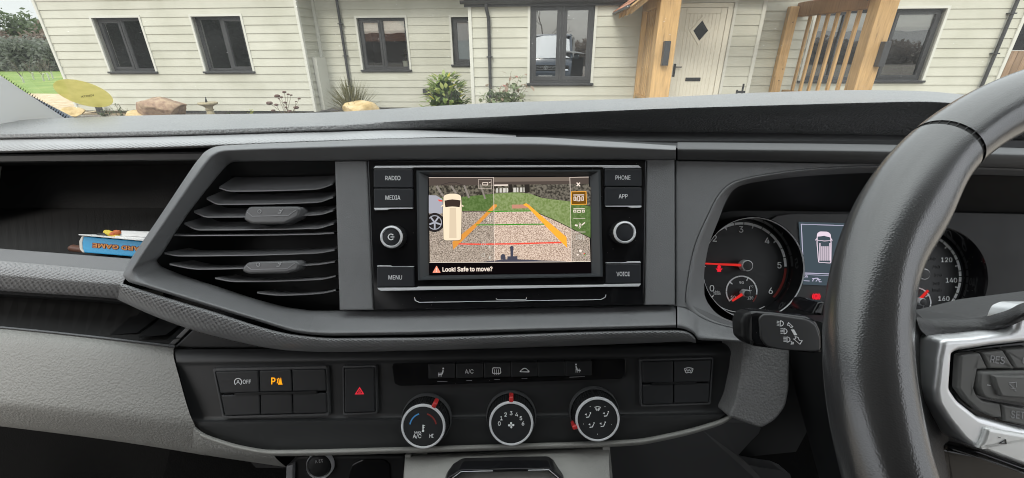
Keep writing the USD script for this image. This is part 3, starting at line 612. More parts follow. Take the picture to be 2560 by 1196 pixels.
for q in ([(538, 930), (645, 928), (648, 981), (551, 984)], [(648, 928), (727, 925), (730, 979), (650, 981)], [(730, 925), (812, 924), (815, 978), (732, 979)], [(552, 989), (648, 987), (650, 1037), (562, 1040)], [(651, 987), (729, 985), (731, 1035), (652, 1037)], [(732, 985), (815, 983), (817, 1033), (733, 1035)]): btn(q)
obj(CLI, "switch_bar", prism([(584, 985.5), (588, 983), (790, 979), (793, 982), (789, 986), (586, 990)], .4035, .004, .0004, 2), "dark_plastic", smooth=30)
ink(unary_union([arc(595, 955.5, 9, 130, 410, 2.0), text("A", 595, 955.5, 9, 8), text("OFF", 617, 955, 10, 20)]))
ink(unary_union([text("P", 683, 953, 16, 11, 0, True), arc(683, 953, 11, -30, 30, 2), arc(683, 953, 15, -30, 30, 2), Polygon([(698, 960), (702, 944), (705, 961)]), line([(695, 961), (706, 961)], 2)]), m="amber_light", name="lit_symbol")
obj(CLI, "switch_well", prism([rnd([(856, 916), (940, 914), (943, 1035), (857, 1039)], 5), rnd([(860, 921), (936, 919), (939, 1031), (861, 1034)], 4)], .406, .006, .0006, 2), "dash_plastic", smooth=40)
btn([(861, 922), (935, 920), (938, 1030), (862, 1033)])
tri = Polygon([(899, 967), (911, 986.5), (886, 987)])
ink(tri.buffer(-.4).difference(tri.buffer(-3)).union(tri.buffer(-4.6).difference(tri.buffer(-6))), m="hazard_light", name="hazard_symbol")
# centre row
cent = rnd([(979, 912), (1566, 901), (1564, 940), (1552, 948), (1000, 966), (986, 960)], 5)
obj(CLI, "switch_strip", prism([cent], .4065, .004, .0006, 2), "gloss_black", smooth=40)
xs_ = [1070, 1139, 1209, 1277, 1345, 1413, 1480]
for a, b in zip(xs_[:-1], xs_[1:]):
    ya = 912 - (a - 1000) * .0186; yb = 912 - (b - 1000) * .0186
    btn([(a + .8, ya), (b - .8, yb), (b - .8, yb + 36), (a + .8, ya + 37)], .4040, 1.5)
def seat(x, y, f): return unary_union([Point(x + 6 * f, y - 12).buffer(2.2), line([(x + 6 * f, y - 8), (x + 3 * f, y + 2)], 3.4), line([(x + 3 * f, y + 2), (x - 6 * f, y + 3)], 3.0)] + [line([(x - 6 + k * 4, y - 2), (x - 6 + k * 4, y + 8)], 1.2) for k in range(3)])
ink(seat(1102, 934, 1), .4040); ink(seat(1446, 924, -1), .4040)
ink(text("A/C", 1173, 929.5, 10, 21), .4040)
r_ = Polygon(rnd([(1232, 920), (1251, 920), (1252, 934), (1231, 934)], 3)); ink(r_.buffer(1).difference(r_.buffer(-1)).union(unary_union([line([(1236 + k * 5, 924), (1236 + k * 5 + 1, 938)], 1.4) for k in range(3)])), .4040)
ink(Polygon(rnd([(1299, 930), (1303, 926), (1308, 921), (1315, 921), (1320, 926), (1323, 928), (1323, 931)], 2)).buffer(.6).difference(Polygon(rnd([(1301, 929), (1305, 926), (1309, 923), (1315, 923), (1319, 927), (1321, 929)], 2))), .4040)
ink(unary_union([line([(1093, 955), (1118, 954)], 1.0), line([(1166, 952), (1180, 951.5)], 1), line([(1236, 949.5), (1250, 949)], 1), line([(1304, 947), (1318, 946)], 1), line([(1424, 943.5), (1462, 942)], 1)]), .4063, "grey_print")
# right hand switches
obj(CLI, "switch_well", prism([rnd([(1600, 899), (1784, 894), (1777, 1012), (1602, 1018)], 5), rnd([(1605, 904), (1780, 899), (1773, 1007), (1606, 1013)], 4)], .406, .006, .0006, 2), "dash_plastic", smooth=40)
for q in ([(1606, 905), (1683, 903), (1683, 957), (1607, 958)], [(1686, 903), (1779, 900), (1775, 955), (1686, 957)], [(1607, 963), (1683, 961), (1683, 1010), (1608, 1012)], [(1686, 961), (1775, 959), (1772, 1006), (1686, 1009)]): btn(q)
obj(CLI, "switch_bar", prism([(1628, 960), (1632, 957.5), (1740, 955), (1743, 957), (1740, 960), (1630, 963)], .4035, .004, .0004, 2), "dark_plastic", smooth=30)
ws = Polygon(rnd([(1711, 922), (1722, 919.5), (1733, 922), (1729, 933), (1722, 931.5), (1715, 933)], 2)); ink(ws.buffer(.9).difference(ws.buffer(-.8)).union(line([(1714, 928), (1717, 924), (1720, 929), (1723, 924), (1726, 929), (1729, 924)], 1.3)))
# three dials
def ray_shift(cx, cy, zb, h): k = 1 / (1 - h / zb); return 1280 + (cx - 1280) * k, 598 + (cy - 598) * k
for cx, cy, ang, which in ((1067, 1047, 62, 0), (1278, 1040, 90, 1), (1485, 1030, 200, 2)):
    zb = .405
    obj(CLI, "dial_collar", lathe(cx, cy, zb, [(.0238, -.002), (.0236, .002), (.0228, .0035), (.0222, .002)], 96), "dash_plastic", smooth=50)
    obj(CLI, "dial_grip", lathe(cx, cy, zb, [(.0224, .001), (.0218, .003), (.0208, .0150), (.0204, .0160)], 240, 60, .0005, (1, 2)), "dark_plastic")
    obj(CLI, "dial_ring", lathe(cx, cy, zb, [(.0204, .0148), (.0203, .0166), (.0196, .0177), (.0184, .0177), (.0179, .0164)], 96), "chrome", smooth=50)
    obj(CLI, "dial_face", lathe(cx, cy, zb, [(.0183, .0168), (.0178, .0172), (.012, .0172)], 72), "button_plastic", smooth=60)
    a = math.radians(ang); c = P3(cx, cy, zb); rr = .0209
    v, f = bevbox((.0040, .0068, .0120), .0008)
    rot = np.array([[math.cos(a - math.pi / 2), -math.sin(a - math.pi / 2), 0], [math.sin(a - math.pi / 2), math.cos(a - math.pi / 2), 0], [0, 0, 1]])
    v = v @ rot.T + c + np.array([rr * math.cos(a), rr * math.sin(a), .0115])
    obj(CLI, "dial_pointer", (W(v), f), "red_print", smooth=20)
    zf = zb - .0172; fx, fy = ray_shift(cx, cy, zb, .0172)
    if which == 0:
        obj(CLI, "cold_scale", flat(arc(fx, fy, 33, 190, 252, 3.2), zf - .0003, .0003), "blue_print"); obj(CLI, "hot_scale", flat(arc(fx, fy, 33, 288, 350, 3.2), zf - .0003, .0003), "dark_red_print")
        obj(CLI, "lettering", flat(unary_union([text("MAX", fx - 13, fy + 15, 5.5, 17), text("A/C", fx - 15, fy + 24.5, 9.5, 21), text("HI", fx + 21, fy + 23.5, 9.5, 10), line([(fx, fy - 4), (fx, fy + 8)], 3), Point(fx, fy + 11).buffer(2.8), line([(fx, fy - 2), (fx + 5, fy - 2)], 1.2), line([(fx, fy + 2), (fx + 4, fy + 2)], 1.2)]), zf - .0003, .0003), "white_print")
    elif which == 1:
        g = [text(str(k), fx + 30 * math.cos(math.radians(188 + k * 27.3)), fy + 4 + 30 * math.sin(math.radians(188 + k * 27.3)), 9.6) for k in range(7)]
        g += [affinity.rotate(Polygon(rnd([(fx, fy + 4), (fx - 3.5, fy - 1), (fx - 1, fy - 4.5), (fx + 3, fy - 2)], 2)), k * 90, origin=(fx, fy + 4)).difference(Point(fx, fy + 4).buffer(.8)) for k in range(4)]
        obj(CLI, "lettering", flat(unary_union(g), zf - .0003, .0003), "white_print")
    else:
        def sitter(x, y): return unary_union([Point(x + 5, y - 6).buffer(1.6), line([(x + 4, y - 3), (x + 1, y + 4), (x - 6, y + 5)], 1.8), Polygon([(x - 9, y - 2), (x - 5, y - 5), (x - 4, y)])])
        wsy = Polygon([(fx - 8, fy - 31), (fx, fy - 33), (fx + 8, fy - 31), (fx + 4, fy - 23), (fx - 4, fy - 23)])
        g = [wsy.difference(wsy.buffer(-1.3)), line([(fx - 2, fy - 29), (fx - 2, fy - 21)], 1.2), line([(fx + 2, fy - 29), (fx + 2, fy - 21)], 1.2)] + [sitter(fx + dx, fy + dy) for dx, dy in ((-23, -10), (22, -13), (-14, 15), (14, 13))] + [Point(fx + 37 * math.cos(math.radians(t_)), fy + 37 * math.sin(math.radians(t_))).buffer(.9) for t_ in (90, 162, 20, -60, -120)]
        obj(CLI, "lettering", flat(unary_union(g), zf - .0003, .0003), "white_print")
# lip under the panel
lip_c = [(500, 1086), (560, 1108), (600, 1119), (684, 1131), (1000, 1124), (1300, 1115), (1590, 1104), (1660, 1092), (1765, 1066), (1822, 1044), (1848, 1010)]
lc = curve(lip_c, 80)
CON = obj(VAN, "centre_console", skin([[(1010, 1138, .425), (1100, 1135, .425), (1400, 1122, .425), (1524, 1114, .425)], [(1014, 1142, .412), (1100, 1140, .412), (1400, 1128, .412), (1522, 1122, .412)], [(1012, 1165, .402), (1100, 1150, .400), (1400, 1138, .400), (1522, 1146, .402)], [(1010, 1200, .392), (1100, 1180, .384), (1400, 1172, .384), (1524, 1196, .392)], [(1004, 1280, .375), (1100, 1280, .36), (1400, 1280, .36), (1530, 1280, .375)]], 60, 4), "console_plastic", smooth=50, label="pale grey centre console below the climate dials")
ll = skin([np.c_[lc - [0, 2], np.full(80, .418)], np.c_[lc - [0, 6], np.full(80, .405)], np.c_[lc - [0, 3], np.full(80, .400)], np.c_[lc + [0, 3], np.full(80, .3985)], np.c_[lc + [0, 8], np.full(80, .402)], np.c_[lc + [0, 10], np.full(80, .42)]], 120, 3)
obj(CON, "lip", ll, "console_plastic", smooth=60)
obj(CON, "console_edge", prism([(1508, 1118), (1524, 1112), (1540, 1290), (1500, 1290)], .41, .15), "console_plastic")
obj(CON, "console_edge", prism([(1013, 1138), (1026, 1138), (1020, 1290), (1000, 1290)], .41, .15), "console_plastic")
trim_o = rnd([(1108, 1210), (1116, 1194), (1152, 1176), (1388, 1171), (1402, 1194), (1420, 1215)], 6); trim_i = rnd([(1124, 1209), (1130, 1198), (1158, 1182), (1372, 1177.5), (1390, 1198), (1402, 1214)], 5)
for nm, a, b, mt, z in (("tray_rim", rnd([(1104, 1300), (1110, 1200), (1150, 1175), (1376, 1170), (1412, 1200), (1424, 1300)], 8), rnd([(1126, 1300), (1130, 1204), (1156, 1184), (1370, 1179), (1398, 1204), (1404, 1300)], 8), "gloss_black", .372),):
    obj(CON, nm, prism([a, b], z, .02, .0012, 3), mt, smooth=40)
obj(CON, "tray_rim_strip", flat(unary_union([line([(1121, 1204), (1152, 1180), (1232, 1178)], 1.4), line([(1320, 1176.5), (1372, 1175), (1406, 1204)], 1.4)]), .3716, .0005), "chrome")
obj(CON, "tray_floor", prism([(1120, 1300), (1126, 1200), (1150, 1180), (1376, 1176), (1400, 1200), (1410, 1300)], .388, .01), "rubber")
# socket housing left of the console
sk = rnd([(716, 1168), (740, 1140), (1013, 1138), (1013, 1300), (716, 1300)], 6)
obj(CON, "socket_housing", prism([sk], .43, .05, .003, 3), "dark_plastic", smooth=40)
obj(CON, "cup_recess", prism([rnd([(858, 1230), (880, 1162), (905, 1150), (960, 1150), (974, 1160), (976, 1230)], 8), rnd([(866, 1232), (886, 1166), (908, 1154), (958, 1154), (969, 1163), (970, 1232)], 7)], .4285, .003, .0008, 2), "gloss_black", smooth=40)
obj(CON, "housing_edge", prism([(716, 1166), (732, 1162), (730, 1300), (708, 1300)], .425, .05, .001), "frame_plastic")
obj(CON, "socket_ring", lathe(803, 1160, .43, [(.0136, 0), (.0134, .004), (.0126, .0055), (.0118, .004), (.0116, 0)], 64), "chrome", smooth=50)
obj(CON, "socket_cap", lathe(803, 1158, .43, [(.0117, .001), (.0110, .0055), (.0095, .0075), (.004, .0080)], 64), "dark_plastic", smooth=50)
obj(CON, "lettering", flat(text("12 V", 797, 1154, 7.5, 20, 172), .4215, .0003), "grey_print")
# knee panel right of the dials
kp = rnd([(1862, 846), (1977, 868), (1975, 975), (1966, 1019), (1941, 1052), (1905, 1073), (1822, 1044), (1840, 1004), (1855, 934)], [8, 8, 10, 14, 14, 12, 10, 12, 12])
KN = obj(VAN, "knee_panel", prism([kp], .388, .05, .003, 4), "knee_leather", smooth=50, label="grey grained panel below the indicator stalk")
def tilted(poly, zf):
    p = np.array(poly, float); p = p if area2(p * [1, -1]) > 0 else p[::-1]
    tr_ = mapbox_earcut.triangulate_float64(p, np.array([len(p)], np.uint32)).reshape(-1, 3).astype(int)
    z = zf(p); a_ = uv(p, z); v = np.c_[a_, -z]; n = len(p)
    q_ = np.array([[i, (i + 1) % n, n + (i + 1) % n, n + i] for i in range(n)])
    return MB().add((W(v), tr_)).add((W(v + [0, 0, -.02]), tr_[:, ::-1])).add((W(np.vstack([v, v + [0, 0, -.02]])), q_[:, ::-1]))
up_ = np.vstack([curve([(1500, 1115), (1660, 1097), (1765, 1071), (1824, 1044)], 14), curve([(1830, 1046), (1903, 1075), (1880, 1100), (1846, 1138)], 8), curve([(1846, 1142), (1860, 1158), (1975, 1186), (1990, 1290)], 8), [(1500, 1290)]])
obj(KN, "under_panel", tilted(up_, lambda p: .402 + np.clip(p[:, 1] - 1060, 0, 300) * .00045), "dash_plastic")
obj(VAN, "bulkhead", MB().add(prism([(-900, 640), (3400, 640), (3400, 2200), (-900, 2200)], .72, .02)).add(prism([(430, 1110), (720, 1150), (720, 1300), (380, 1300)], .52, .02)), "fabric_lining")
# ------------------------------------------------------------------ instrument cluster
O = curve([(3000, 437), (2700, 426), (2400, 416), (2208, 413.5), (2029, 422), (1906, 438), (1850, 450), (1825, 460), (1801, 482), (1765, 549), (1736, 619), (1720, 696), (1714, 752), (1722, 776), (1760, 800), (1820, 818), (1880, 826)], 90)
I = curve([(3000, 458), (2700, 446), (2400, 436), (2180, 433), (2012, 441), (1900, 454), (1860, 462), (1840, 470), (1826, 484), (1794, 556), (1769, 626), (1760, 696), (1761, 735), (1778, 770), (1800, 790), (1840, 806), (1890, 816)], 90)
K = curve([(3000, 546), (2700, 538), (2400, 532), (2125, 530), (1937, 527), (1850, 530), (1810, 534), (1785, 544), (1770, 566), (1756, 600), (1748, 640), (1744, 690), (1744, 735), (1758, 780), (1790, 800), (1840, 812), (1890, 822)], 90)
panel = np.vstack([[(1691, 402), (1900, 405), (2210, 411.5), (2600, 420), (3000, 430)], O, [(1880, 832), (1800, 816), (1722, 772), (1691, 766)]])
CLU = obj(VAN, "instrument_cluster", prism(panel, .3895, .03, .0010, 3), "frame_plastic", smooth=40, label="instrument binnacle with rev counter, speedometer and small display behind the wheel")
hoodw = skin([np.c_[O, np.full(90, .3900)], np.c_[O * .8 + I * .2, np.full(90, .3885)], np.c_[I, np.full(90, .405)]], 140, 3)
obj(CLU, "hood_rim", hoodw, "frame_plastic", smooth=50)
obj(CLU, "hood_wall", skin([np.c_[I, np.full(90, .4055)], np.c_[I * .97 + K * .03, np.full(90, .41)], np.c_[K, np.full(90, .462)]], 140, 2), "dark_plastic", smooth=50)
ZD = .455
obj(CLU, "dial_board", prism([(1700, 526), (1937, 526), (2125, 529), (2400, 531), (3000, 545), (3000, 900), (1700, 900)], ZD + .004, .01, .001), "dark_plastic")
# centre block round the display
obj(CLU, "display_surround", prism(rnd([(1880, 600), (1918, 556), (1940, 540), (1975, 534), (2170, 534), (2205, 540), (2230, 556), (2270, 600), (2270, 760), (1880, 760)], 8), ZD + .001, .003, .001), "dash_plastic", smooth=40)
def dial(cx, cy, r, name):
    zb = ZD
    px2m = zb / FPX
    R_ = r * px2m
    obj(CLU, name, lathe(cx, cy, zb, [(R_ * 1.03, -.001), (R_ * 1.03, 0.0002), (R_ * .2, .0004)], 96), "button_plastic")
    prof = [(R_ * 1.03, .0002), (R_ * 1.035, .004), (R_ * 1.055, .0185), (R_ * 1.075, .0215), (R_ * 1.10, .0205), (R_ * 1.12, .0150), (R_ * 1.12, -.001)]
    v, f = lathe(cx, cy, zb, prof, 128)
    f = f[:-126]
    obj(CLU, "dial_bezel", (v, f), "gloss_black", smooth=40)
    v, f = lathe(cx, cy, zb, [(R_ * 1.062, .0206), (R_ * 1.068, .0218), (R_ * 1.074, .0219)], 128); f = f[:-126]
    obj(CLU, "bezel_ring", (v, f), "chrome" if cx < 2000 else "gloss_black", smooth=40)
    return zb - .0006
def ticks(cx, cy, r, a0, a1, n, big, w=5):
    g = []
    for k in range(n):
        b0 = a0 + (a1 - a0) * k / n; b1 = a0 + (a1 - a0) * (k + 1) / n
        g.append(arc(cx, cy, r, b0 + .6, b1 - .6, w, 8))
        if k % big == 0:
            a = math.radians(b0); g.append(line([(cx + (r + 2) * math.cos(a), cy + (r + 2) * math.sin(a)), (cx + (r - 9) * math.cos(a), cy + (r - 9) * math.sin(a))], 2.6))
    return unary_union(g)
def cprint(name, g, z, m): obj(CLU, name, flat(g, z - .0003, .0003), m)
cx, cy = 1855, 668
zf = dial(cx, cy, 113, "rev_counter")
cprint("scale", ticks(cx, cy, 109, 135, 360, 18, 3, 6), zf, "white_print"); cprint("scale", arc(cx, cy, 109, 2, 44, 5.5), zf, "dark_red_print")
cprint("lettering", unary_union([text(t, x, y, 15.5) for t, x, y in (("0", 1780, 721), ("1", 1760, 660), ("2", 1787, 596.5), ("3", 1853, 574), ("4", 1918, 602), ("5", 1949, 663.5), ("6", 1927, 727.5))] + [text("1/min", 1791, 730, 5, 15), text("x1000", 1793, 735, 5, 18)]), zf, "white_print")
cprint("outer_scale_line", arc(cx, cy, 113.5, 60, 135, 1.6), zf, "white_print")
# belt warning and coolant gauge
cprint("warning_lamp", unary_union([Point(1798, 668).buffer(4.5), Polygon([(1789, 672), (1807, 672), (1803, 676), (1793, 676)]), Polygon([(1794, 676), (1802, 676), (1803, 680), (1793, 680)])]), zf, "red_light")
gx, gy = 1854, 729
cprint("small_scale", ticks(gx, gy, 38, 142, 372, 6, 2, 3.2), zf, "white_print"); cprint("small_scale", arc(gx, gy, 38, 15, 42, 3), zf, "dark_red_print")
cprint("lettering", unary_union([text("90", 1854, 707, 7, 11), text("50", 1833, 743.5, 7, 12), text("130", 1876, 745.5, 7, 14), text("°C", 1880, 716.5, 4.5, 7), line([(1874, 716), (1874, 724)], 2), line([(1868, 726), (1880, 726)], 1)]), zf, "white_print")
def needle(x0, y0, x1, y1, w0, w1, z, hubr, mt="needle_red"):
    d = np.array([x1 - x0, y1 - y0], float); d /= np.linalg.norm(d); n_ = np.array([-d[1], d[0]])
    a, b = np.array([x0, y0]), np.array([x1, y1])
    obj(CLU, "needle", prism([a + n_ * w0, b + n_ * w1, b - n_ * w1, a - n_ * w0], z, .0015, .0003, 2), mt)
    k = z / FPX
    obj(CLU, "needle_hub", lathe(x0, y0, z + .002, [(hubr * k, -.003), (hubr * k, .004), (hubr * k * .94, .0048), (hubr * k * .86, .0050)], 48), "chrome", smooth=40)
    obj(CLU, "hub_cap", lathe(x0, y0, z + .002, [(hubr * k * .86, .0048), (hubr * k * .80, .0056), (hubr * k * .3, .0058)], 48), "button_plastic", smooth=40)
needle(1863, 664, 1752, 659, 3.2, 1.8, ZD - .009, 14)
needle(1862, 733, 1832, 753, 3.4, 2.0, ZD - .006, 9.5)
cx, cy = 2292, 692
zf = dial(cx, cy, 113, "speedometer")
cprint("scale", ticks(cx, cy, 109, 135, 405, 36, 4, 6), zf, "white_print")
nums = [(t, 80, 135 + 30 * k) for k, t in enumerate(("0", "20", "40", "60", "80"))]
cprint("lettering", unary_union([text(t, x, y, 11.5) for t, x, y in (("100", 2328, 611), ("120", 2367, 650), ("140", 2379, 701), ("160", 2360, 747))] + [text(t, cx + r * math.cos(math.radians(a)), cy + r * math.sin(math.radians(a)), 11.5) for t, r, a in nums]), zf, "white_print")
cprint("lettering", unary_union([text(t, x, y, 7.5) for t, x, y in (("160", 2313, 634), ("180", 2331, 648), ("200", 2342, 668), ("220", 2347, 689), ("240", 2343, 710), ("km/h", 2344, 726))]), zf, "faint_print")
gx, gy = 2290, 757
cprint("small_scale", ticks(gx, gy, 37, 180, 404, 6, 2, 3.0), zf, "white_print")
cprint("lettering", text("1", 2309, 766, 6, 3.5, 20), zf, "grey_print")
needle(2297, 754, 2322, 727, 3.2, 2.2, ZD - .006, 9.5)
needle(2301, 685, 2235, 745, 3.2, 1.8, ZD - .009, 14)
# multi-function display
zd = ZD - .0005
emit("mfd_blue", (72, 84, 92), .85); emit("mfd_line", (196, 190, 214), .9); emit("mfd_van", (232, 214, 228), .95)
obj(CLU, "display", flat(Polygon([(1998, 555), (2160, 560), (2160, 718), (2008, 712)]), zd, .001), "mfd_blue")
cprint("display_line", unary_union([line([(2158, 566), (2003.5, 561), (2009, 676)], 1.6), line([(2009, 683), (2158, 688)], 2), line([(2009, 687), (2158, 692)], 1)]), zd, "mfd_line")
vb = Polygon(rnd([(2043, 584), (2050, 579), (2070, 580), (2077, 586), (2079, 610), (2078, 659), (2046, 657), (2042, 608)], 4))
cprint("display_symbol", vb.difference(vb.buffer(-1.6)).union(Polygon([(2044, 585), (2051, 580), (2069, 581), (2076, 587), (2076, 594), (2061, 590), (2044, 592)])).union(line([(2045, 601), (2061, 603), (2077, 602)], 1.4)).union(unary_union([line([(2050 + 5 * k, 616 if k % 5 else 608), (2050 + 5 * k, 652)], 2.2) for k in range(6)])).union(line([(2039, 601), (2043, 596)], 1.6)).union(line([(2078, 597), (2081, 602)], 1.6)), zd, "mfd_van")
cprint("display_symbol", unary_union([text("mph", 2010, 692, 6, 19), line([(2006, 702), (2024, 703)], 1.4), arc(2040, 704, 8, 180, 360, 1.6), line([(2040, 704), (2045, 698)], 1.4), line([(2031, 697), (2044, 696), (2048, 699)], 2), line([(2048, 705), (2054, 705)], 1.6), line([(2047, 700), (2052, 699)], 1.6)]), zd, "mfd_line")
pb = unary_union([Point(2041, 742).buffer(7.5), arc(2041, 742, 9.5, -50, 50, 2), arc(2041, 742, 9.5, 130, 230, 2)]).difference(text("P", 2041, 742, 7, 5))
cprint("warning_lamp", pb, ZD - .0002, "red_light")

# ------------------------------------------------------------------ indicator stalk
st_o = rnd([(1857, 812), (1866, 786), (1884, 777), (1925, 780), (2022, 791), (2045, 803), (2058, 830), (2060, 884), (2040, 886), (1980, 880), (1885, 868), (1862, 852)], [8, 8, 10, 5, 8, 8, 8, 4, 4, 4, 12, 8])
STK = obj(VAN, "indicator_stalk", prism(st_o, .318, .013, .004, 5), "gloss_black", smooth=40, label="black indicator stalk printed with headlight symbols")
obj(STK, "stalk_tip", prism(rnd([(1853, 806), (1862, 786), (1880, 779), (1884, 800), (1884, 848), (1888, 866), (1872, 862), (1856, 846)], 5), .3162, .013, .003, 4), "dark_plastic", smooth=40)
fp = rnd([(1898, 797), (1908, 786), (1930, 786), (2018, 798), (2040, 812), (2052, 845), (2052, 878), (2030, 880), (1960, 876), (1918, 868), (1902, 848)], [5, 6, 4, 8, 8, 6, 4, 4, 4, 10, 8])
obj(STK, "stalk_face", prism(fp, .3168, .004, .0012, 4), "stalk_plastic", smooth=40)
def beam(x, y, tilt):
    b = Polygon([(x, y - 7)] + [(x + 9 * math.cos(a), y + 7.4 * math.sin(a)) for a in np.linspace(-1.4, 1.4, 9)] + [(x, y + 7)])
    return [b.difference(b.buffer(-1.3))] + [line([(x - 8, y - 6 + 3.6 * k), (x - 1.5, y - 6 + 3.6 * k + tilt)], 1.2) for k in range(4)]
def oarrow(pts_): p_ = Polygon(pts_); return p_.difference(p_.buffer(-1.2))
def sz(x, y): return (1840 + x / 6.6458, 740 + y / 6.6458)
g = beam(*sz(735, 460), 1.4) + beam(*sz(795, 590), 0) + beam(*sz(845, 728), 0) + [text("1x", *sz(935, 780), 8, 7.5), Polygon([sz(915, 560), sz(965, 560), sz(1018, 652), sz(968, 656)]), oarrow([sz(872, 440), sz(955, 515), sz(930, 518), sz(945, 540), sz(905, 530), sz(885, 495), sz(850, 492)]), oarrow([sz(978, 676), sz(1035, 686), sz(1058, 740), sz(1110, 742), sz(1065, 812), sz(952, 718), sz(992, 712)])]
obj(STK, "symbol", flat(unary_union(g), .3164, .0003), "white_print")
obj(STK, "stalk_arm", tube(np.array([W(P3(2040, 838, .33)), W(P3(2120, 850, .335)), W(P3(2300, 880, .36))]), .011, 16), "dark_plastic", smooth=50)
COL = obj(VAN, "steering_column", MB().add(prism(rnd([(2060, 830), (2080, 818), (2120, 815), (2700, 815), (2900, 1300), (2160, 1300), (2080, 1000)], 14), .36, .05, .006, 4)), "dark_plastic", smooth=40)
obj(COL, "wiper_stalk_base", prism(rnd([(2032, 786), (2046, 756), (2064, 754), (2056, 790)], 4), .345, .03, .002, 3), "gloss_black", smooth=40)

# ------------------------------------------------------------------ steering wheel
WC = np.array([.34330, -.08935, .16031]); WT, WPN, WR, WT_R = .3758, -.08177, .19066, .01547
wu = np.array([math.cos(WPN), 0, math.sin(WPN)]); wv = np.array([0, math.cos(WT), math.sin(WT)]); wn = np.cross(wu, wv); wn /= np.linalg.norm(wn); wv = np.cross(wn, wu)
def rim(th0, th1, n, scale=1.0, ns=40, jitter=True):
    th = np.radians(np.linspace(th0, th1, n)); V = []
    ph = np.linspace(0, 2 * math.pi, ns, endpoint=False)
    for t in th:
        er = wu * math.cos(t) + wv * math.sin(t)
        d = math.degrees(t)
        b = math.exp(-((d - 143) / 9.0) ** 2)                       # thumb rest bulging inwards below ten o'clock
        k = 1 + .04 * math.exp(-((d - 150) / 30.0) ** 2)
        ra = WT_R * scale * k * (1.02 + .0 * b); rb = WT_R * scale * k
        a_ = ra * np.cos(ph); a_ = np.where(np.cos(ph) < 0, a_ * (1 + .30 * b), a_)
        c = WC + WR * er
        V.append(c + a_[:, None] * er + (rb * np.sin(ph))[:, None] * wn)
    V = np.vstack(V); V = np.c_[V[:, 0], V[:, 1], -V[:, 2]]
    i, j = np.meshgrid(np.arange(n - 1), np.arange(ns), indexing="ij"); j2 = (j + 1) % ns
    q = np.stack([i * ns + j, i * ns + j2, (i + 1) * ns + j2, (i + 1) * ns + j], -1).reshape(-1, 4)
    k = np.arange(1, ns - 1)
    F = np.vstack([q[:, [0, 1, 2]], q[:, [0, 2, 3]], np.c_[np.zeros(ns - 2, int), k + 1, k], np.c_[np.full(ns - 2, (n - 1) * ns), (n - 1) * ns + k, (n - 1) * ns + k + 1]])
    return W(V), F
SEAM = 129.5
WHL = obj(VAN, "steering_wheel", rim(SEAM + .5, 250, 120), "wheel_leather", smooth=40, label="black leather steering wheel, its rim close to the camera, with silver spoke trim")
obj(WHL, "upper_rim", rim(20, SEAM - .5, 110), "wheel_leather", smooth=40)
obj(WHL, "rim_seam", rim(SEAM - .9, SEAM + .9, 6, .955), "rubber", smooth=60)
stit = MB()
for k in range(26):
    ph = 2 * math.pi * k / 26
    t = math.radians(SEAM); er = wu * math.cos(t) + wv * math.sin(t); tt = -wu * math.sin(t) + wv * math.cos(t)
    c = WC + WR * er + WT_R * 1.0 * (math.cos(ph) * er + math.sin(ph) * wn)
    a, b = c - tt * .0016, c + tt * .0016
    stit.add(tube(W(np.array([[a[0], a[1], -a[2]], [(a[0] + b[0]) / 2, (a[1] + b[1]) / 2, -(a[2] + b[2]) / 2], [b[0], b[1], -b[2]]])), .0004, 5))
obj(WHL, "stitching", stit, "dark_plastic")
# lower left rim to hub: leather spoke web and switch pack
ZW = .196
web = skin([[(2286, 776, .196), (2275, 900, .188), (2290, 1050, .184), (2330, 1190, .182), (2370, 1300, .182)], [(2300, 790, .200), (2296, 900, .196), (2312, 1050, .192), (2350, 1190, .190), (2390, 1300, .19)], [(2340, 820, .204), (2340, 900, .202), (2350, 1050, .20), (2372, 1190, .20), (2410, 1300, .20)], [(2360, 835, .212), (2365, 900, .212), (2375, 1050, .212), (2380, 1190, .212), (2420, 1300, .212)]], 60, 4)
obj(WHL, "spoke_web", web, "spoke_leather", smooth=60)
arm = skin([[(2284, 806, .206), (2330, 806, .21), (2440, 800, .21), (2500, 786, .205), (2560, 762, .20), (2700, 730, .20)], [(2288, 790, .199), (2340, 800, .203), (2440, 796, .203), (2500, 780, .197), (2560, 757, .192), (2700, 724, .19)], [(2300, 822, .196), (2350, 826, .198), (2440, 822, .197), (2510, 808, .190), (2560, 785, .184), (2700, 750, .18)], [(2330, 850, .198), (2370, 856, .198), (2440, 846, .198), (2530, 832, .198), (2570, 810, .196), (2700, 780, .19)]], 60, 4)
obj(WHL, "spoke", arm, "spoke_leather", smooth=60)
obj(WHL, "spoke_backing", prism(rnd([(2320, 800), (2440, 800), (2560, 770), (2800, 740), (2800, 1400), (2400, 1400), (2355, 1150), (2310, 980)], 10), .208, .03, .004, 3), "spoke_leather", smooth=40)
so = rnd([(2355, 856), (2366, 850), (2440, 845), (2524, 833), (2540, 822), (2546, 795), (2556, 774), (2580, 764), (2900, 764), (2900, 1240), (2562, 1162), (2448, 1123), (2436, 1121), (2412, 1104), (2372, 1056), (2344, 1012), (2338, 978), (2346, 905)], [6, 5, 4, 8, 6, 6, 8, 6, 2, 2, 4, 4, 4, 8, 8, 8, 8, 5])
si = rnd([(2384, 886), (2396, 879), (2474, 867), (2560, 857), (2760, 840), (2760, 1110), (2560, 1076), (2452, 1046), (2398, 1004), (2378, 974)], [4, 5, 4, 4, 2, 2, 4, 8, 10, 8])
obj(WHL, "spoke_trim", prism([so, si], .1885, .012, .0022, 5), "satin_silver", smooth=40)
obj(WHL, "switch_base", prism(si, .1935, .008), "gloss_black")
def wb(pts_, z=.1905, r=3, m="wheel_button", nm="wheel_switch"): obj(WHL, nm, prism(rnd(pts_, r, 4), z, .005, .0009, 3), m, smooth=40)
